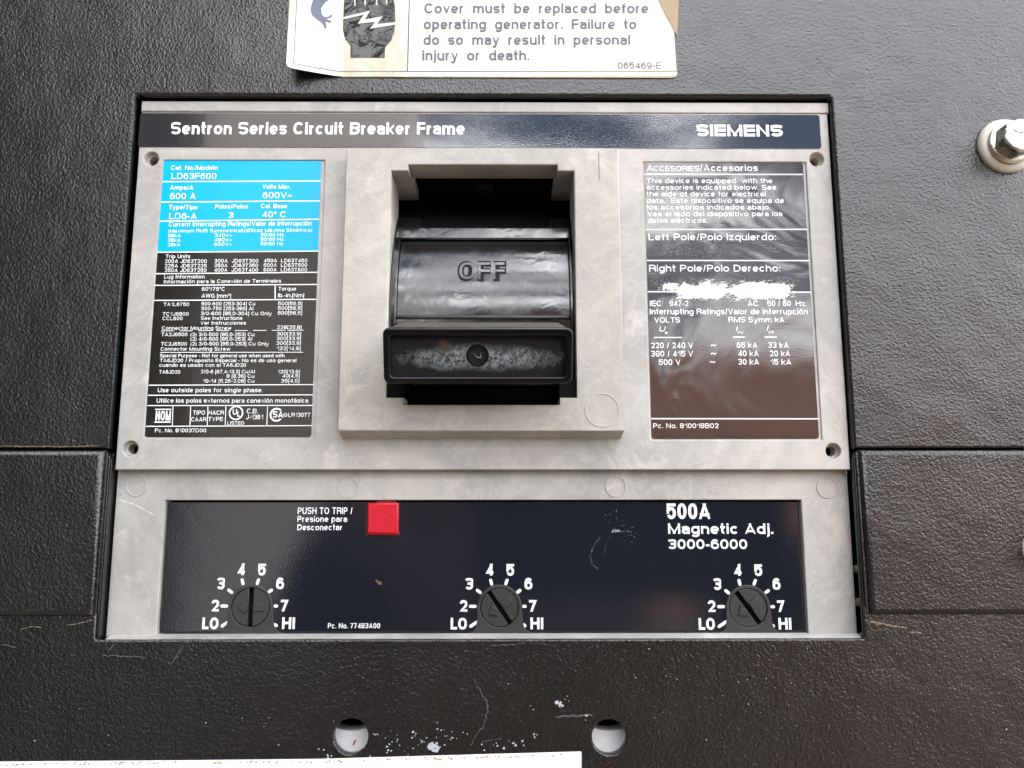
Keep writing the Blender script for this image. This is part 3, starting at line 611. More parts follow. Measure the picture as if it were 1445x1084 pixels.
# ------------------------------------------------------------------ trip unit
trip = thing('trip_unit', 'grey trip unit with three screwdriver dials and red button fitted below the breaker handle', 'trip unit', (-6, 30, -15))
YT = 5.0
tx0, tx1, tzb, tzt = rect([(165, 668), (1197, 668), (1208.5, 897), (150, 897)], YT)
fx0, fx1, fz0, fz1 = rect([(232, 705), (1134, 706.5), (1138, 895.5), (221, 896)], YT)
tzt = cz0+1.5
mk('trip_frame', plate([box4(tx0, tx1, tzb-0.3, tzt), box4(fx0, fx1, fz0, fz1)], YT, YT+12, 0.3), grey, trip)
mk('trip_body', plate([box4(tx0+1, tx1-1, tzb, tzt)], YT+12.02, YT+45), grey, trip)
lz1, lz0 = zp(896.5, YT-2), zp(905.5, YT-3)
mk('bottom_lip', prismx([(YT-0.4, lz1), (YT-3.2, lz0+0.7), (YT-3.4, lz0), (YT+1, lz0-0.6), (YT+1, lz1)], at(148, 903, 2).x, at(1218, 903, 2).x), grey, trip, bevel=0.15)
for u, v_ in ((193, 685.5), (491, 688), (869, 687), (1167, 688.5)):
    p = at(u, v_, YT)
    mk('moulding_groove', plate([circ(p.x, p.z, 2.78, 48), circ(p.x, p.z, 2.52, 48)], YT-0.2, YT+0.1, 0.03), grey2, trip)
YFp = YT+1.2
fp = mk('faceplate', plate([rrect(fx0+0.5, fx1-0.35, fz0+0.1, fz1-0.45, 0.8)]+[circ(at(du, 857.2, YT+1.2).x, at(du, 857.2, YT+1.2).z, 5.01, 40) for du in (354, 704.8, 1055.2)], YFp, YFp+4, 0.25), black_mt, trip)
mk('faceplate_gap_shade', plate([box4(fx0-0.5, fx1+0.5, fz0-0.5, fz1+0.5)], YFp+3.5, YFp+5), void_m, trip)  # near-black backing paints the recess shadow around the faceplate
lp = rect([(236, 708), (1126.5, 710), (1131, 889), (229, 891.5)], YFp)
btn = (518, 562.5, 709, 753)
bxa, bxb, bzb, bzt = at(516, 730, YFp).x, at(565, 730, YFp).x, at(540, 756.5, YFp).z, lp[3]
lpo = rrect(lp[0], lp[1], lp[2], lp[3], 1.0)
# notch for the button on the top edge of the film
top_i = [i for i, q in enumerate(lpo) if abs(q[1]-lp[3]) < 1e-6]
o2 = []
for i, q in enumerate(lpo):
    o2.append(q)
    if i == 11:
        o2 += [(bxb, lp[3]), (bxb, bzb+0.5), (bxb-0.5, bzb), (bxa+0.5, bzb), (bxa, bzb+0.5), (bxa, lp[3])]
tf = mk('trip_label', plate([o2]+[circ(at(du, 857.2, YFp).x, at(du, 857.2, YFp).z, 5.02, 40) for du in (354, 704.8, 1055.2)], YFp-0.15, YFp-0.01, 0.03), trip_f, trip)
e = Ink((120, 630), 2.89, YFp-0.18)
e.t('PUSH TO TRIP /', 867, 1090, 276, 27, bold=0.02).t('Presione para', 866, 1069, 308, 24, bold=0.03).t('Desconectar', 865, 1049, 342, 24, bold=0.03).t('Pc. No. 77483A00', 990, 1204, 742, 21, bold=0.03)
e.make('lettering', white_ink, tf)
e = Ink((860, 660), 3.6125, YFp-0.18)
e.t('500A', 293, 515, 262, 80, bold=0.05).t('Magnetic Adj.', 300, 845, 338, 54, bold=0.052).t('3000-6000', 300, 703, 415, 50, bold=0.055)
e.make('lettering', white_ink, tf)
dials = [(354, 856.8, 0, 'centre'), (704.8, 857.2, 35, ''), (1055.2, 857.6, 36, '')]
for (du, dv, ang, _) in dials:
    k = Ink((du-700/8.3375, dv-640/8.3375), 8.3375, YFp-0.20)
    for s, x0, x1, bz in (('4', 537, 628, 265), ('5', 782, 872, 268), ('3', 300, 388, 432), ('6', 995, 1088, 430), ('2', 232, 322, 692), ('7', 1048, 1140, 692), ('LO', 125, 315, 900), ('HI', 1065, 1222, 898)):
        k.t(s, x0, x1, bz, 138, bold=0.06)
    for q in ((358, 628, 415, 628), (440, 440, 474, 466), (597, 320, 608, 365), (790, 320, 775, 362), (942, 440, 915, 460), (985, 628, 1003, 628), (362, 862, 445, 806), (985, 845, 1000, 857)): k.tick(*q, 36)
    k.make('scale_markings', white_ink, tf)
    c = at(du, dv, YFp); px = 0.1835
    o = [(c.x+31.5*px*math.cos(math.radians(t)), c.z+31.5*px*math.sin(math.radians(t))) for t in range(0, 181, 9)]
    o += [(c.x-31.5*px, c.z-20*px), (c.x-34*px, c.z-29*px), (c.x-40*px, c.z-34*px), (c.x-48*px, c.z-36*px), (c.x-48*px, c.z-39*px), (c.x+50*px, c.z-39*px), (c.x+50*px, c.z-36*px), (c.x+42*px, c.z-34*px), (c.x+36*px, c.z-29*px), (c.x+33*px, c.z-20*px)]
    hb = mk('dial_housing', plate([o, circ(c.x, c.z, 27.2*px, 48)], YFp-0.45, YFp-0.02, 0.12), dial_m, trip)
    dr = 26.2*px; sw = 3.4*px; y0 = YFp-0.25
    halves = []
    for sgn in (1, -1):
        a0 = math.asin(sw/dr); pts = [(c.x+sgn*dr*math.cos(t), c.z+dr*math.sin(t)) for t in [(-math.pi/2+a0)+(math.pi-2*a0)*i/26 for i in range(27)]]
        if sgn < 0: pts = pts[::-1]
        halves.append(plate([pts], y0, y0+1.6, 0.12))
    dl = mk('dial', rot(join(*halves), c, math.radians(-ang)), dial_m, trip)
    ar = [(-15, 0), (-6, 9), (-6, 4.5), (-3.6, 4.5), (-3.6, -4.5), (-6, -4.5), (-6, -9)]
    ta = [(3.8, 5), (17, 5), (17, -5), (3.8, -5)]
    g_ = join(*[plate([[(c.x+x*px*1.15, c.z+z*px) for x, z in q]], y0-0.5, y0+0.05, 0.12) for q in (ar, ta)])
    mk('arrow', rot(g_, c, math.radians(-ang)), dial_m, dl)
    mk('slot_floor', plate([circ(c.x, c.z, dr-0.05, 40)], y0+1.4, y0+2.2), void_m, dl)  # near-black floor gives the slot its shade
    mk('dial_gap', lathe([(27.3*px, YFp-0.3), (27.3*px, YFp+1.5), (26.3*px, YFp+1.5)], c.x, c.z), void_m, trip)
b0, b1 = at(518, 753, YFp-1.5), at(562.5, 709.5, YFp-1.5)
mk('push_button', join(plate([box4(b0.x, b1.x, b0.z, b1.z)], YFp-1.6, YFp-0.02, 0.45), plate([circ((b0.x+b1.x)/2+.3, (b0.z+b1.z)/2, .5, 12)], YFp-1.68, YFp-1.5, .05), plate([[((b0.x+b1.x)/2-1.2, (b0.z+b1.z)/2-.2), ((b0.x+b1.x)/2+1.6, (b0.z+b1.z)/2+.1), ((b0.x+b1.x)/2+1.5, (b0.z+b1.z)/2+.3), ((b0.x+b1.x)/2-1.2, (b0.z+b1.z)/2)]], YFp-1.66, YFp-1.5, .03), plate([box4(b0.x-.15, b1.x+.15, b0.z-.35, b0.z+.3)], YFp-.9, YFp-.02, .1)), red_m, trip)
mk('button_stem', plate([box4(b0.x+2.2, b1.x-0.9, b1.z-1, fz1+0.2)], YFp-0.6, YFp+1, 0.1), mat('dark_red_plastic', (0.20, 0.006, 0.015), 0.5, 0.3), trip)

# ------------------------------------------------------------------ white things seen through the round holes
for c, lab_ in ((h1c, 'white plastic piece with a rust speck behind the left round hole'), (h2c, 'white plastic piece behind the right round hole, clear of the blank sticker')):
    y = 5.2; q = at(494.5 if c is h1c else 860, 1031.3, y)
    o = [(q.x-9, q.z+4.2), (q.x-6.5, q.z+1.8), (q.x-4, q.z+0.7), (q.x-2, q.z+0.15), (q.x, q.z), (q.x+2, q.z+0.15), (q.x+4, q.z+0.7), (q.x+6.5, q.z+1.8), (q.x+9, q.z+4.2), (q.x+9, q.z-16), (q.x-9, q.z-16)]
    w = mk('backing_block', plate([o], y, y+5, 0.4, 3), white_pl, None, label=lab_); w['category'] = 'plastic block'
    if c is h1c:
        s_ = at(500.5, 1047.5, y); rs = mat('rust', (0.3, 0.08, 0.03), 0.8, 0.2)
        mk('rust_speck', plate([[(s_.x-.5, s_.z-.7), (s_.x-.1, s_.z-.75), (s_.x+.35, s_.z+.5), (s_.x+.1, s_.z+.75), (s_.x-.2, s_.z+.2)]], y-0.03, y+0.1), rs, w)

# ------------------------------------------------------------------ bolts with nylon washers
nylon = mat('nylon', (0.52, 0.50, 0.425), 0.35, 0.5); bs(nylon).inputs['Subsurface Weight'].default_value = 0.25; bs(nylon).inputs['Subsurface Radius'].default_value = (.002, .0015, .001)
steel = mat('zinc_steel', (0.48, 0.465, 0.43), 0.3, 0.5, 1.0); v = coords(steel)
L(steel, ramp(steel, noise(steel, v, 900, 5, 0.7), (0.35, (0.2,)*3), (0.7, (0.5,)*3)), bs(steel).inputs['Roughness'])
L(steel, bump(steel, noise(steel, v, 900, 4), 0.00012), bs(steel).inputs['Normal'])
for (u, v_, rr, lab_) in ((1419.5, 206.5, 20, 'shiny hex bolt on a cream nylon washer at the upper right'), (1483.5, 776, 0, 'hex bolt whose nylon washer just enters the right edge below the first bolt')):
    c = at(u, v_, -0.5)
    bt = thing('hex_bolt', lab_, 'bolt', (c.x, 0, c.z), 'bolts holding the enclosure front')
    mk('washer', lathe([(7.75, -0.02), (7.85, -0.6), (7.5, -1.3), (6.6, -1.75), (5, -1.9), (2, -1.9)], c.x, c.z, 64), nylon, bt)
    mk('flange', lathe([(5.9, -1.9), (5.95, -2.5), (5.7, -2.8), (5.0, -3.05), (3, -3.3)], c.x, c.z, 48), steel, bt)
    hexo = [(c.x+5.2*math.cos(math.radians(rr+60*i)), c.z+5.2*math.sin(math.radians(rr+60*i))) for i in range(6)]
    # hexagon head with chamfered crown
    V, Fc = [], []
    K = 48
    def hexr(t): 
        t = (math.degrees(t)-rr) % 60-30; return 5.2*math.cos(math.radians(30))/math.cos(math.radians(t))
    prof = [(-2.9, 99), (-6.6, 5.15), (-7.0, 4.75), (-7.35, 4.2), (-7.4, 3.7), (-7.32, 3.4), (-7.32, 0.02)]
    for y, rm in prof:
        for i in range(K):
            t = 2*math.pi*i/K; r = min(hexr(t), rm); V.append(Vector((c.x+r*math.cos(t), y, c.z+r*math.sin(t))))
    for j in range(len(prof)-1):
        for i in range(K): i2 = (i+1) % K; Fc.append((j*K+i, (j+1)*K+i, (j+1)*K+i2, j*K+i2))
    hd = mk('head', (V, Fc), steel, bt)
    mk('grade_mark', plate([[(c.x-2.4, c.z+1.6), (c.x-1.6, c.z+0.7), (c.x+2.2, c.z+0.1), (c.x+2.2, c.z+0.35), (c.x-1.4, c.z+0.95), (c.x-2.2, c.z+1.75)]], -7.36, -7.2), mat('grime', (0.05, 0.04, 0.03), 0.7, 0.2), hd)

# ------------------------------------------------------------------ pale terminal stubs in the right-hand gap
for k, v_ in enumerate((803, 850, 899)):
    p = at((1209.5, 1212.5, 1215.5)[k], v_, 14)
    s_ = mk('terminal_stub', lathe([(0.05, 12.3), (0.7, 12.5), (1.05, 13.1), (1.1, 14.2)], p.x, p.z, 20), nylon, None,
            label=('pale terminal stub in the dark right gap, topmost of three', 'pale terminal stub in the dark right gap, between two others', 'pale terminal stub at the bottom corner of the dark right gap')[k])
    s_['category'] = 'terminal stub'; s_['group'] = 'terminal stubs beside the trip unit'

mk('bracket', plate([box4(at(1203, 850, 14).x, 97, oz0+0.3, zseam-6)], 14.21, 16, 0.1), void_m, enc)
# ------------------------------------------------------------------ warning sticker at the top
paper = mat('cream_sticker', (0.78, 0.74, 0.62), 0.35, 0.4); v = coords(paper)
L(paper, ramp(paper, noise(paper, v, 55, 5, 0.6), (0.3, (0.66, 0.63, 0.54)), (0.72, (0.58, 0.54, 0.43))), bs(paper).inputs['Base Color'])
L(paper, bump(paper, noise(paper, v, 40, 2), 0.0003), bs(paper).inputs['Normal'])
aged = mat('aged_sticker', (0.6, 0.55, 0.42), 0.3, 0.45); v = coords(aged)
L(aged, ramp(aged, noise(aged, v, 240, 4, 0.6), (0.4, (0.46, 0.41, 0.30)), (0.62, (0.56, 0.52, 0.42)), (0.75, (0.34, 0.29, 0.18))), bs(aged).inputs['Base Color'])
brown_e = mat('brown_edge_stain', (0.36, 0.25, 0.12), 0.6, 0.3)
slate = mat('slate_ink', (0.075, 0.092, 0.14), 0.4, 0.4)
wetk = mat('glossy_black_ink', (0.010, 0.009, 0.008), 0.07, 0.25); v = coords(wetk)
L(wetk, bump(wetk, noise(wetk, v, 170, 2, 0.4, 1.2), 0.0003), bs(wetk).inputs['Normal'])
warn = thing('warning_sticker', 'cream warning sticker with grey lettering and a peeling lower left corner', 'sticker', tuple(at(680, 60, 0)))
fold = at(485, 60, -0.3).x; w0 = at(404.5, 93, -0.3).x; wb = zp(109.3, -0.3); wr = at(955.5, 100, -0.3).x; wt_ = wb+52
def lift(x, z):                                # the left strip has come unstuck: highest at its lower corner
    if x >= fold: return -0.25
    t = (fold-x)/(fold-w0); dz = max(0, 1-(z-wb)/45); return -0.25-5.2*t**1.25*dz
def bent(outs, off, nx=26):
    cu = sheet(outs, 0)                          # slice into narrow strips so that it can bend
    import bmesh
    bm = bmesh.new(); vs = [bm.verts.new(p) for p in cu[0]]
    for q in cu[1]:
        try: bm.faces.new([vs[i] for i in q])
        except ValueError: pass
    for i in range(nx+1):
        x = w0-4+(fold-w0+4)*i/nx
        bmesh.ops.bisect_plane(bm, geom=bm.verts[:]+bm.edges[:]+bm.faces[:], plane_co=(x, 0, 0), plane_no=(1, 0, 0))
    for i in range(14):
        bmesh.ops.bisect_plane(bm, geom=bm.verts[:]+bm.edges[:]+bm.faces[:], plane_co=(0, 0, wb+i*4), plane_no=(0, 0, 1))
    bm.verts.ensure_lookup_table(); bm.verts.index_update()
    V = [Vector((p.co.x, lift(p.co.x, p.co.z)+off, p.co.z)) for p in bm.verts]; Fc = [tuple(q.index for q in f.verts) for f in bm.faces]; bm.free()
    return V, Fc
def wq(x, y, o=(400, 0), s=6.02):                # crop pixel -> flat sticker position, undoing the lift of the loose corner
    u, v_ = o[0]+x/s, o[1]+y/s; p = at(u, v_, -0.25)
    for _ in range(6): p = at(u, v_, lift(p.x, p.z))
    return (p.x, p.z)
rc = 1.5
wl = at(405, 93, -5).x
so_ = [(wr, wb+rc)]+[(wr-rc+rc*math.cos(math.radians(-t)), wb+rc-rc*math.sin(math.radians(t))) for t in range(10, 91, 16)]+[(fold, wb)]
pts = [wq(505, 652), wq(300, 622), wq(130, 592), wq(50, 575), wq(30, 562), wq(22, 540), wq(24, 500), wq(48, 0)]
so_ += pts+[(pts[-1][0]+0.3, wt_), (wr-1.2, wt_)]
base = mk('sticker_sheet', bent([so_], 0), paper, warn)
sm = base.modifiers.new('thick', 'SOLIDIFY'); sm.thickness = 0.00012; sm.offset = 0
mk('aged_strip', bent([[wq(*q) for q in ((510, 0), (512, 600), (515, 645), (945, 650), (950, 606), (1050, 606), (1050, 560), (1000, 400), (975, 250), (965, 60), (965, -60), (508, -60))]], -0.10), aged, base, smooth=False)
hand = [(520, -30), (508, 160), (508, 270), (528, 340), (570, 395), (570, 494), (861, 494), (863, 405), (915, 350), (943, 270), (950, 180), (948, 60), (930, -30)]
mk('hand_pictogram', bent([[wq(*q) for q in hand]], -0.16), wetk, base, smooth=False)
g_ = bent([[wq(*q) for q in ((508, 150), (738, 95), (690, 172), (845, 143), (798, 208), (962, 192), (962, 210), (736, 248), (785, 188), (632, 205), (685, 128), (508, 168))]], -0.2)
gl = [bent([[wq(x-5, -20), wq(x-5, yb_), wq(x+5, yb_), wq(x+5, -20)]], -0.2) for x, yb_ in ((608, 55), (695, 45), (793, 48), (877, 42))]
mk('shock_bolt_pictogram', join(g_, *gl), paper, base, smooth=False)
fig = [(262, -20), (240, 40), (232, 90), (245, 130), (285, 165), (322, 190), (342, 215), (350, 243), (358, 246), (368, 240), (366, 215), (355, 186), (400, 196), (410, 188), (404, 180), (372, 170), (372, 160), (408, 152), (417, 135), (408, 124), (398, 128), (394, 140), (352, 150), (327, 122), (320, 75), (350, 30), (420, -20)]
mk('figure_pictogram', bent([[wq(*q) for q in fig]], -0.16), slate, base, smooth=False)
def wline(p, q, w):
    a_, b_ = Vector(wq(*p)), Vector(wq(*q)); d_ = (b_-a_).normalized(); m_ = Vector((-d_.y, d_.x))*w/2
    return bent([[tuple(a_-m_), tuple(b_-m_), tuple(b_+m_), tuple(a_+m_)]], -0.15)
mk('border_line', join(wline((116, -30), (88, 542), 0.22), wline((84, 540), (510, 611), 0.2), wline((508, 610), (3340, 606), 0.22), wline((1071, -30), (1055, 608), 0.3), wline((3302, -30), (3344, 608), 0.22)), slate, base, smooth=False)
w = Ink((380, 0), 2.408, -0.42)
for s, x0, x1, bz in (('Cover must be replaced before', 527, 1290, 45), ('operating generator. Failure to', 525, 1252, 99), ('do so may result in personal', 524, 1230, 152), ('injury or death.', 520, 886, 205)): w.t(s, x0, x1, bz, 34, bold=0.036, sp=0.62)
w.t('065469-E', 1185, 1332, 233, 21, bold=0.012)
w.make('lettering', slate, base)
w.poly([(1318, -10), (1392, -10), (1386, 122), (1366, 84), (1342, 40)])
w.make('tan_stain', mat('tan_stain', (0.33, 0.25, 0.15), 0.5, 0.3), base)
g_ = []
for i in range(90):
    x = fold+(wr-fold-2)*i/90; h = 0.15+0.35*max(0, mnoise.noise(Vector((x*0.5, 0, 0)))); g_.append(sheet([box4(x, x+(wr-fold)/90*1.02, wb+0.03, wb+h)], -0.42))
mk('edge_stain', join(*g_), mat('pale_brown_stain', (0.55, 0.42, 0.25), 0.6, 0.3), base, smooth=False)

# ------------------------------------------------------------------ blank white sticker at the bottom
bl = [at(-60, 1077, 0.1), at(0, 1075.2, 0.1), at(250, 1073.5, 0.1), at(450, 1071.5, 0.1), at(640, 1066, 0.1), at(819.5, 1061, 0.1), at(820.5, 1062, 0.1), at(821, 1180, 0.1), at(-60, 1180, 0.1)]
wh = mat('white_sticker', (0.86, 0.86, 0.84), 0.4, 0.4)
bs_t = thing('blank_sticker', 'blank white sticker with brown speckled top edge along the bottom', 'sticker', tuple(at(400, 1100, 0)))
bsh = mk('sticker_sheet', plate([[(p.x, p.z) for p in bl]], 0.15, 0.395, 0.04), wh, bs_t)
g_ = []
random.seed(3)
for i in range(420):
    u = random.uniform(0, 815); vt = 1075.2 if u < 1 else (1075.2+(1071.5-1075.2)*u/450 if u < 450 else 1071.5+(1061-1071.5)*(u-450)/370)
    cl = mnoise.noise(Vector((u*0.02, 3, 0)))
    if random.random() > 0.55+cl: continue
    p = at(u, vt+random.choice([2.0, 2.6, 3.2, 4.0, 4.5])+random.random(), 0.12)
    r = random.uniform(0.08, 0.3); g_.append(sheet([[(p.x+r*random.uniform(.6, 1.6)*math.cos(t), p.z+r*random.uniform(.4, 1)*math.sin(t)) for t in [j*1.05 for j in range(6)]]], 0.12-random.random()*0.02))
mk('edge_speckles', join(*g_), brown_e, bsh, smooth=False, kind='stuff')

# ------------------------------------------------------------------ wear: chips and scratches
chipm = mat('bare_metal_chip', (0.42, 0.45, 0.50), 0.5, 0.5); tanm = mat('tan_chipped_edge', (0.20, 0.16, 0.11), 0.7, 0.2)
def blob(u, v_, r, y, ax=1.0):
    p = at(u, v_, y); ph = random.random()*6
    k = 9; return sheet([[(p.x+r*ax*(0.55+0.9*random.random())*math.cos(2*math.pi*j/k+ph), p.z+r*(0.5+0.8*random.random())*math.sin(2*math.pi*j/k+ph)) for j in range(k)]], y)
def scratch(pts, w_, y, jit=0.0):
    gs = []
    P = [at(a_, b_, y) for a_, b_ in pts]
    for a_, b_ in zip(P, P[1:]):
        n_ = max(1, int((b_-a_).length/0.6)); prev = a_
        for i in range(n_):
            q = a_.lerp(b_, (i+1)/n_)+Vector((random.gauss(0, jit), 0, random.gauss(0, jit))); d_ = (q-prev).normalized(); m_ = Vector((-d_.z, 0, d_.x))*w_*random.uniform(.3, .9)
            gs.append(([prev-m_, q-m_, q+m_, prev+m_], [(0, 1, 2, 3)])); prev = q
    return join(*gs)
low = [o for o in S.objects if o.name == 'lower_sheet'][0]
yl = 0.40-0.05
ch = []
for (u, v_, r, n_) in ((612, 1057, 1.0, 7), (620, 1053, .5, 6), (532, 1037, .45, 3), (548, 1052, .4, 3), (585, 1033, .4, 3), (600, 1046, .35, 3), (720, 1053, .6, 3), (738, 1049, .5, 2), (702, 1052, .4, 2), (790, 995, .7, 5), (792, 989, .35, 3), (753, 1040, .3, 3), (755, 999, .3, 2), (468, 1069, .6, 3), (636, 1040, .3, 3), (625, 1030, .3, 3), (830, 1010, .35, 3), (453, 1058, .3, 2), (550, 1058, .3, 2), (713, 963, .25, 2)):
    for i in range(n_): ch.append(blob(u+random.gauss(0, 4), v_+random.gauss(0, 2.5), r*random.uniform(.3, .8), yl-random.random()*0.03))
for i in range(60): ch.append(blob(random.uniform(10, 1440), random.uniform(912, 1055), random.uniform(.05, .16), yl-random.random()*0.03))
for i in range(30): ch.append(blob(random.gauss(600, 60), random.gauss(1045, 12), random.uniform(.08, .2), yl-random.random()*0.03))
mk('paint_chips', join(*ch), chipm, low, smooth=False, kind='stuff')
greym = mat('pale_scuff', (0.085, 0.09, 0.095), 0.6, 0.3)
mk('scuff_marks', join(scratch([(258, 912), (241, 938)], .13, yl), scratch([(668, 958), (678, 975), (687, 990), (689, 1005), (683, 1022), (673, 1035), (664, 1052)], .16, yl, .2), scratch([(680, 1047), (708, 1042)], .09, yl),
    scratch([(785, 1011), (835, 1009)], .3, yl, .15), scratch([(145, 925), (205, 927)], .15, yl, .15), scratch([(690, 912), (740, 908)], .12, yl, .1), scratch([(152, 920), (162, 908)], .12, yl)), greym, low, smooth=False, kind='stuff')
mk('chipped_edge', join(scratch([(30, 888), (45, 884), (58, 886)], .12, yl, .05), scratch([(95, 882), (110, 880), (130, 875)], .12, yl, .08), scratch([(2, 910), (14, 912), (22, 914)], .12, yl, .06),
    scratch([(1228, 878), (1245, 880), (1262, 884), (1280, 886)], .3, yl, .12), scratch([(1282, 892), (1300, 894)], .2, yl, .1)), tanm, low, smooth=False, kind='stuff')
up = [o for o in S.objects if o.name == 'upper_sheet'][0]
mk('scuff_marks', join(scratch([(4, 40), (6, 45), (2, 50)], .2, -.03, .2), scratch([(145, 285), (150, 280), (147, 276)], .12, -.03, .05), scratch([(10, 362), (13, 370)], .12, -.03, .05),
    blob(85, 210, .2, -.03), blob(1270, 313, .4, -.03), scratch([(440, 132), (448, 122)], .1, -.03, .05)), greym, up, smooth=False, kind='stuff')
mk('chipped_edge', join(scratch([(0, 629.5), (40, 630), (90, 630.5), (140, 629)], .12, -.03, .06)), tanm, up, smooth=False, kind='stuff')
lss = mat('white_scratch', (0.72, 0.70, 0.66), 0.6, 0.3)
tfr = [o for o in S.objects if o.name == 'trip_frame'][0]
mk('scratch_marks', join(scratch([(166, 704), (190, 712), (216, 726)], .12, YT-0.02, .02), scratch([(166, 704), (176, 708)], .2, YT-0.02)), lss, tfr, smooth=False, kind='stuff')
rimm = mat('mould_rim_highlight', (0.40, 0.385, 0.35), 0.35, 0.5)  # lighter ring colour paints the bright rims of the moulding marks
for o_ in S.objects:
    if o_.name.startswith('moulding_groove') and o_.dimensions.x > 0.004: o_.data.materials[0] = rimm
pw = mat('white_paint_smear', (0.80, 0.79, 0.74), 0.55, 0.3)
# white paint smear with ragged ends on the accessories label
tops = [(250, 925), (270, 908), (335, 900), (350, 925), (380, 900), (420, 912), (455, 918), (500, 900), (545, 882), (560, 905), (600, 912), (640, 898), (665, 925), (690, 932), (730, 915), (770, 900), (830, 897), (900, 893), (960, 905), (1000, 905), (1050, 915), (1068, 935)]
bots = [(1055, 965), (1060, 985), (1020, 1003), (950, 1003), (870, 1005), (800, 1000), (740, 1003), (685, 1003), (715, 985), (660, 965), (640, 985), (600, 1000), (520, 1000), (430, 1000), (340, 998), (360, 980), (330, 955), (300, 945), (250, 942)]
pl = tops+bots; o = []
for i in range(len(pl)):
    a_, b_ = pl[i], pl[(i+1) % len(pl)]; L_ = math.hypot(b_[0]-a_[0], b_[1]-a_[1]); k_ = max(1, int(L_/10))
    for j in range(k_):
        t = j/k_; o.append((a_[0]+(b_[0]-a_[0])*t+random.gauss(0, 2.5), a_[1]+(b_[1]-a_[1])*t+random.gauss(0, 4.5)))
a = Ink((880, 200), 4.516, YLl-0.06); a.poly(o)
for i in range(260):                           # dry-brushed ends
    e_ = random.choice(pl); x_, y_ = e_[0]+random.gauss(0, 18), e_[1]+random.gauss(0, 6); an = random.gauss(-0.25, .35); ln_ = random.uniform(5, 26); w_ = random.uniform(.6, 2.4)
    dx, dy = math.cos(an)*ln_, math.sin(an)*ln_; a.poly([(x_-dx, y_-dy), (x_+w_*math.sin(an), y_-w_*math.cos(an)), (x_+dx, y_+dy), (x_-w_*math.sin(an), y_+w_*math.cos(an))])
a.make('paint_smear', pw, acc)
a = Ink((880, 200), 4.516, YLl-0.075)
for i in range(46):
    x_, y_ = random.uniform(340, 1050), random.choice([random.gauss(905, 8), random.gauss(998, 4), random.uniform(900, 1000)]); w_ = random.uniform(.8, 3)
    a.poly([(x_+w_*random.uniform(.5, 2.2)*math.cos(t*.9), y_+w_*random.uniform(.4, 1)*math.sin(t*.9)) for t in range(7)])
a.make('paint_gaps', mat('tan_show_through', (0.22, 0.17, 0.10), 0.6, 0.2), acc)
g_ = []
for i in range(700):
    t = random.random(); x = 170+940*t; zz = random.gauss(893, 18) if random.random() < .45 else random.gauss(690, 20)
    if zz > 800 and not 860 < zz < 1000: continue
    if zz < 800 and not (250 < x < 620 or 920 < x < 1020): continue
    u, v_ = 880+x/4.516, 200+zz/4.516; g_.append(blob(u, v_, random.uniform(.06, .17), YLl-0.022-random.random()*0.005, 1.6))
mk('scuff_marks', join(*g_), mat('grey_green_scuff', (0.12, 0.14, 0.14), 0.6, 0.3), acc, smooth=False, kind='stuff')
# marks on the trip label
g_ = []
def dots(pts, n_, sp_, r0, r1):
    for a_, b_ in zip(pts, pts[1:]):
        for i in range(n_):
            t = random.random(); g_.append(blob(a_[0]+(b_[0]-a_[0])*t+random.gauss(0, sp_), a_[1]+(b_[1]-a_[1])*t+random.gauss(0, sp_), random.uniform(r0, r1), YFp-0.17-random.random()*0.01))
dots([(847, 757), (837, 772), (832, 785), (837, 798), (844, 803)], 26, .9, .02, .06)
dots([(864, 752), (855, 770), (850, 787)], 12, .7, .02, .05)
dots([(864, 750), (874, 748.8)], 60, 1.0, .03, .12)
dots([(874, 749), (892, 751)], 25, 1.0, .03, .07)
dots([(860, 730), (885, 745), (890, 765)], 12, 7, .03, .09)
dots([(240, 720), (1120, 880)], 90, 90, .02, .05)
mk('scratch_marks', join(*[q for q in g_ if min(p.x for p in q[0]) > lp[0] and max(p.x for p in q[0]) < lp[1] and min(p.z for p in q[0]) > lp[2] and max(p.z for p in q[0]) < lp[3]]), mat('pale_scratch', (0.3, 0.33, 0.35), 0.5, 0.4), tf, smooth=False, kind='stuff')
mk('brown_speck', join(blob(535, 822, .5, YFp-0.17), blob(532, 820, .35, YFp-0.175), blob(538, 824, .3, YFp-0.18)), mat('dirt', (0.16, 0.10, 0.05), 0.8, 0.2), tf, smooth=False)

# ------------------------------------------------------------------ surroundings behind the camera, seen only as reflections
def env(name, V, Fc, m, label=None, cat=None, kind=None):
    me = bpy.data.meshes.new(name); me.from_pydata(V, [], Fc); me.materials.append(m); o = bpy.data.objects.new(name, me); S.collection.objects.link(o)
    if kind: o['kind'] = kind
    if label: o['label'] = label
    if cat: o['category'] = cat
    return o
gm = mat('dry_ground', (0.20, 0.185, 0.15), 0.9, 0.2)
L(gm, ramp(gm, noise(gm, coords(gm), 3, 6, 0.6), (0.35, (0.09, 0.08, 0.055)), (0.65, (0.17, 0.145, 0.10))), bs(gm).inputs['Base Color'])
env('ground', [(-150, -200, -1.3), (150, -200, -1.3), (150, 60, -1.3), (-150, 60, -1.3)], [(0, 1, 2, 3)], gm, kind='structure')

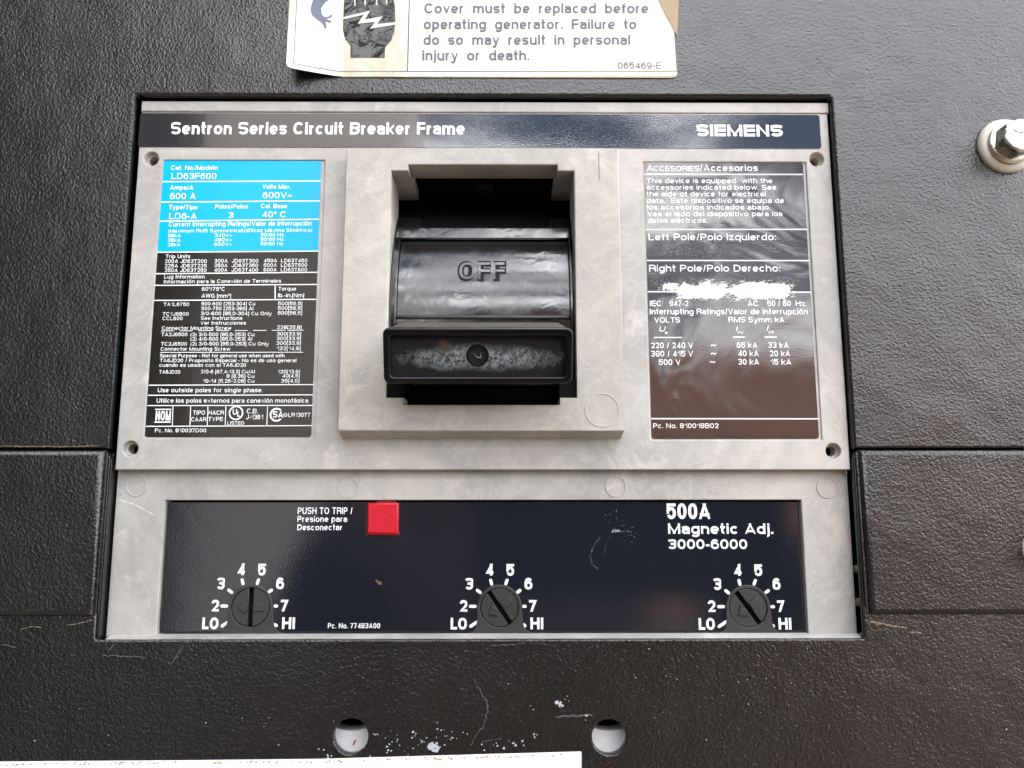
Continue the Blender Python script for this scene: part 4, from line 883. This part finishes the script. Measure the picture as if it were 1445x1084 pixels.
def boxv(x0, x1, y0, y1, z0, z1):
    V = [(x, y, z) for x in (x0, x1) for y in (y0, y1) for z in (z0, z1)]
    return V, [(0, 1, 3, 2), (4, 6, 7, 5), (0, 4, 5, 1), (2, 3, 7, 6), (0, 2, 6, 4), (1, 5, 7, 3)]
dk = mat('blocker_dark', (0.03, 0.03, 0.034), 0.8, 0.2); tanw = mat('pale_render', (0.72, 0.66, 0.64), 0.85, 0.2); brw = mat('red_brown_brick', (0.42, 0.20, 0.14), 0.85, 0.2)
V, Fc = boxv(-9, -1.15, -2.55, 1.5, -1.3, 7.5); env('blocker', V, Fc, dk, 'dark sided shed standing to the left, added unseen to darken the paint reflections', 'blocker')  # unseen dark block, made tall and close to darken the left
V, Fc = boxv(-3.0, -0.8, -6.8, -5.5, -1.3, 3.4); env('plant_room', V, Fc, tanw, 'pale rendered wall mirrored in the left of the title band', 'building')
V, Fc = boxv(-0.78, 9, -9.5, -8.5, -1.3, 1.7); env('garden_wall', V, Fc, brw, 'low red brown brick wall mirrored in the right hand label', 'wall')
# photographer
def person():
    P = {'pel': (0.02, -.80, -.42), 'belly': (0.02, -.79, -.25), 'chest': (0.02, -.77, -.07), 'neck': (0.02, -.74, .09), 'head0': (.02, -.70, .17), 'head1': (.02, -.69, .27),
         'shL': (-.17, -.76, .01), 'elL': (-.20, -.50, -.24), 'haL': (-.075, -.235, -.02), 'shR': (.23, -.76, .01), 'elR': (.29, -.58, -.20), 'haR': (.15, -.235, -.03),
         'hipL': (-.08, -.80, -.50), 'knL': (-.10, -.78, -.86), 'ftL': (-.11, -.80, -1.24), 'toL': (-.12, -.66, -1.27), 'hipR': (.12, -.80, -.50), 'knR': (.14, -.78, -.86), 'ftR': (.15, -.80, -1.24), 'toR': (.16, -.66, -1.27)}
    Rr = dict(pel=.16, belly=.13, chest=.15, neck=.06, head0=.085, head1=.09, shL=.07, elL=.05, haL=.045, shR=.07, elR=.05, haR=.03, hipL=.09, knL=.065, ftL=.045, toL=.035, hipR=.09, knR=.065, ftR=.045, toR=.035)
    Eg = [('pel', 'belly'), ('belly', 'chest'), ('chest', 'neck'), ('neck', 'head0'), ('head0', 'head1'), ('chest', 'shL'), ('shL', 'elL'), ('elL', 'haL'), ('chest', 'shR'), ('shR', 'elR'), ('elR', 'haR'),
          ('pel', 'hipL'), ('hipL', 'knL'), ('knL', 'ftL'), ('ftL', 'toL'), ('pel', 'hipR'), ('hipR', 'knR'), ('knR', 'ftR'), ('ftR', 'toR')]
    ks = list(P); me = bpy.data.meshes.new('person'); me.from_pydata([P[k] for k in ks], [(ks.index(a_), ks.index(b_)) for a_, b_ in Eg], [])
    me.materials.append(mat('maroon_clothing', (0.11, 0.05, 0.05), 0.8, 0.2))
    o = bpy.data.objects.new('person', me); S.collection.objects.link(o); o.modifiers.new('skin', 'SKIN'); sb = o.modifiers.new('sub', 'SUBSURF'); sb.levels = sb.render_levels = 2
    me.skin_vertices.new() if hasattr(me.skin_vertices, 'new') and not me.skin_vertices else None
    sv = me.skin_vertices[0].data
    for i, k_ in enumerate(ks): sv[i].radius = (Rr[k_], Rr[k_])
    sv[0].use_root = True
    o['label'] = 'person in maroon clothing holding up a phone, mirrored in the glossy labels'; o['category'] = 'person'
ph = mk('phone', plate([rrect(-18, 152, -52, 26, 9)], -213, -203.5, 1.5), mat('navy_phone_case', (0.010, 0.013, 0.022), 0.5, 0.3)); ph['label'] = 'dark navy phone held behind the viewpoint, mirrored in the trip unit label'; ph['category'] = 'phone'
try: person()
except Exception as ex: print('person', ex)
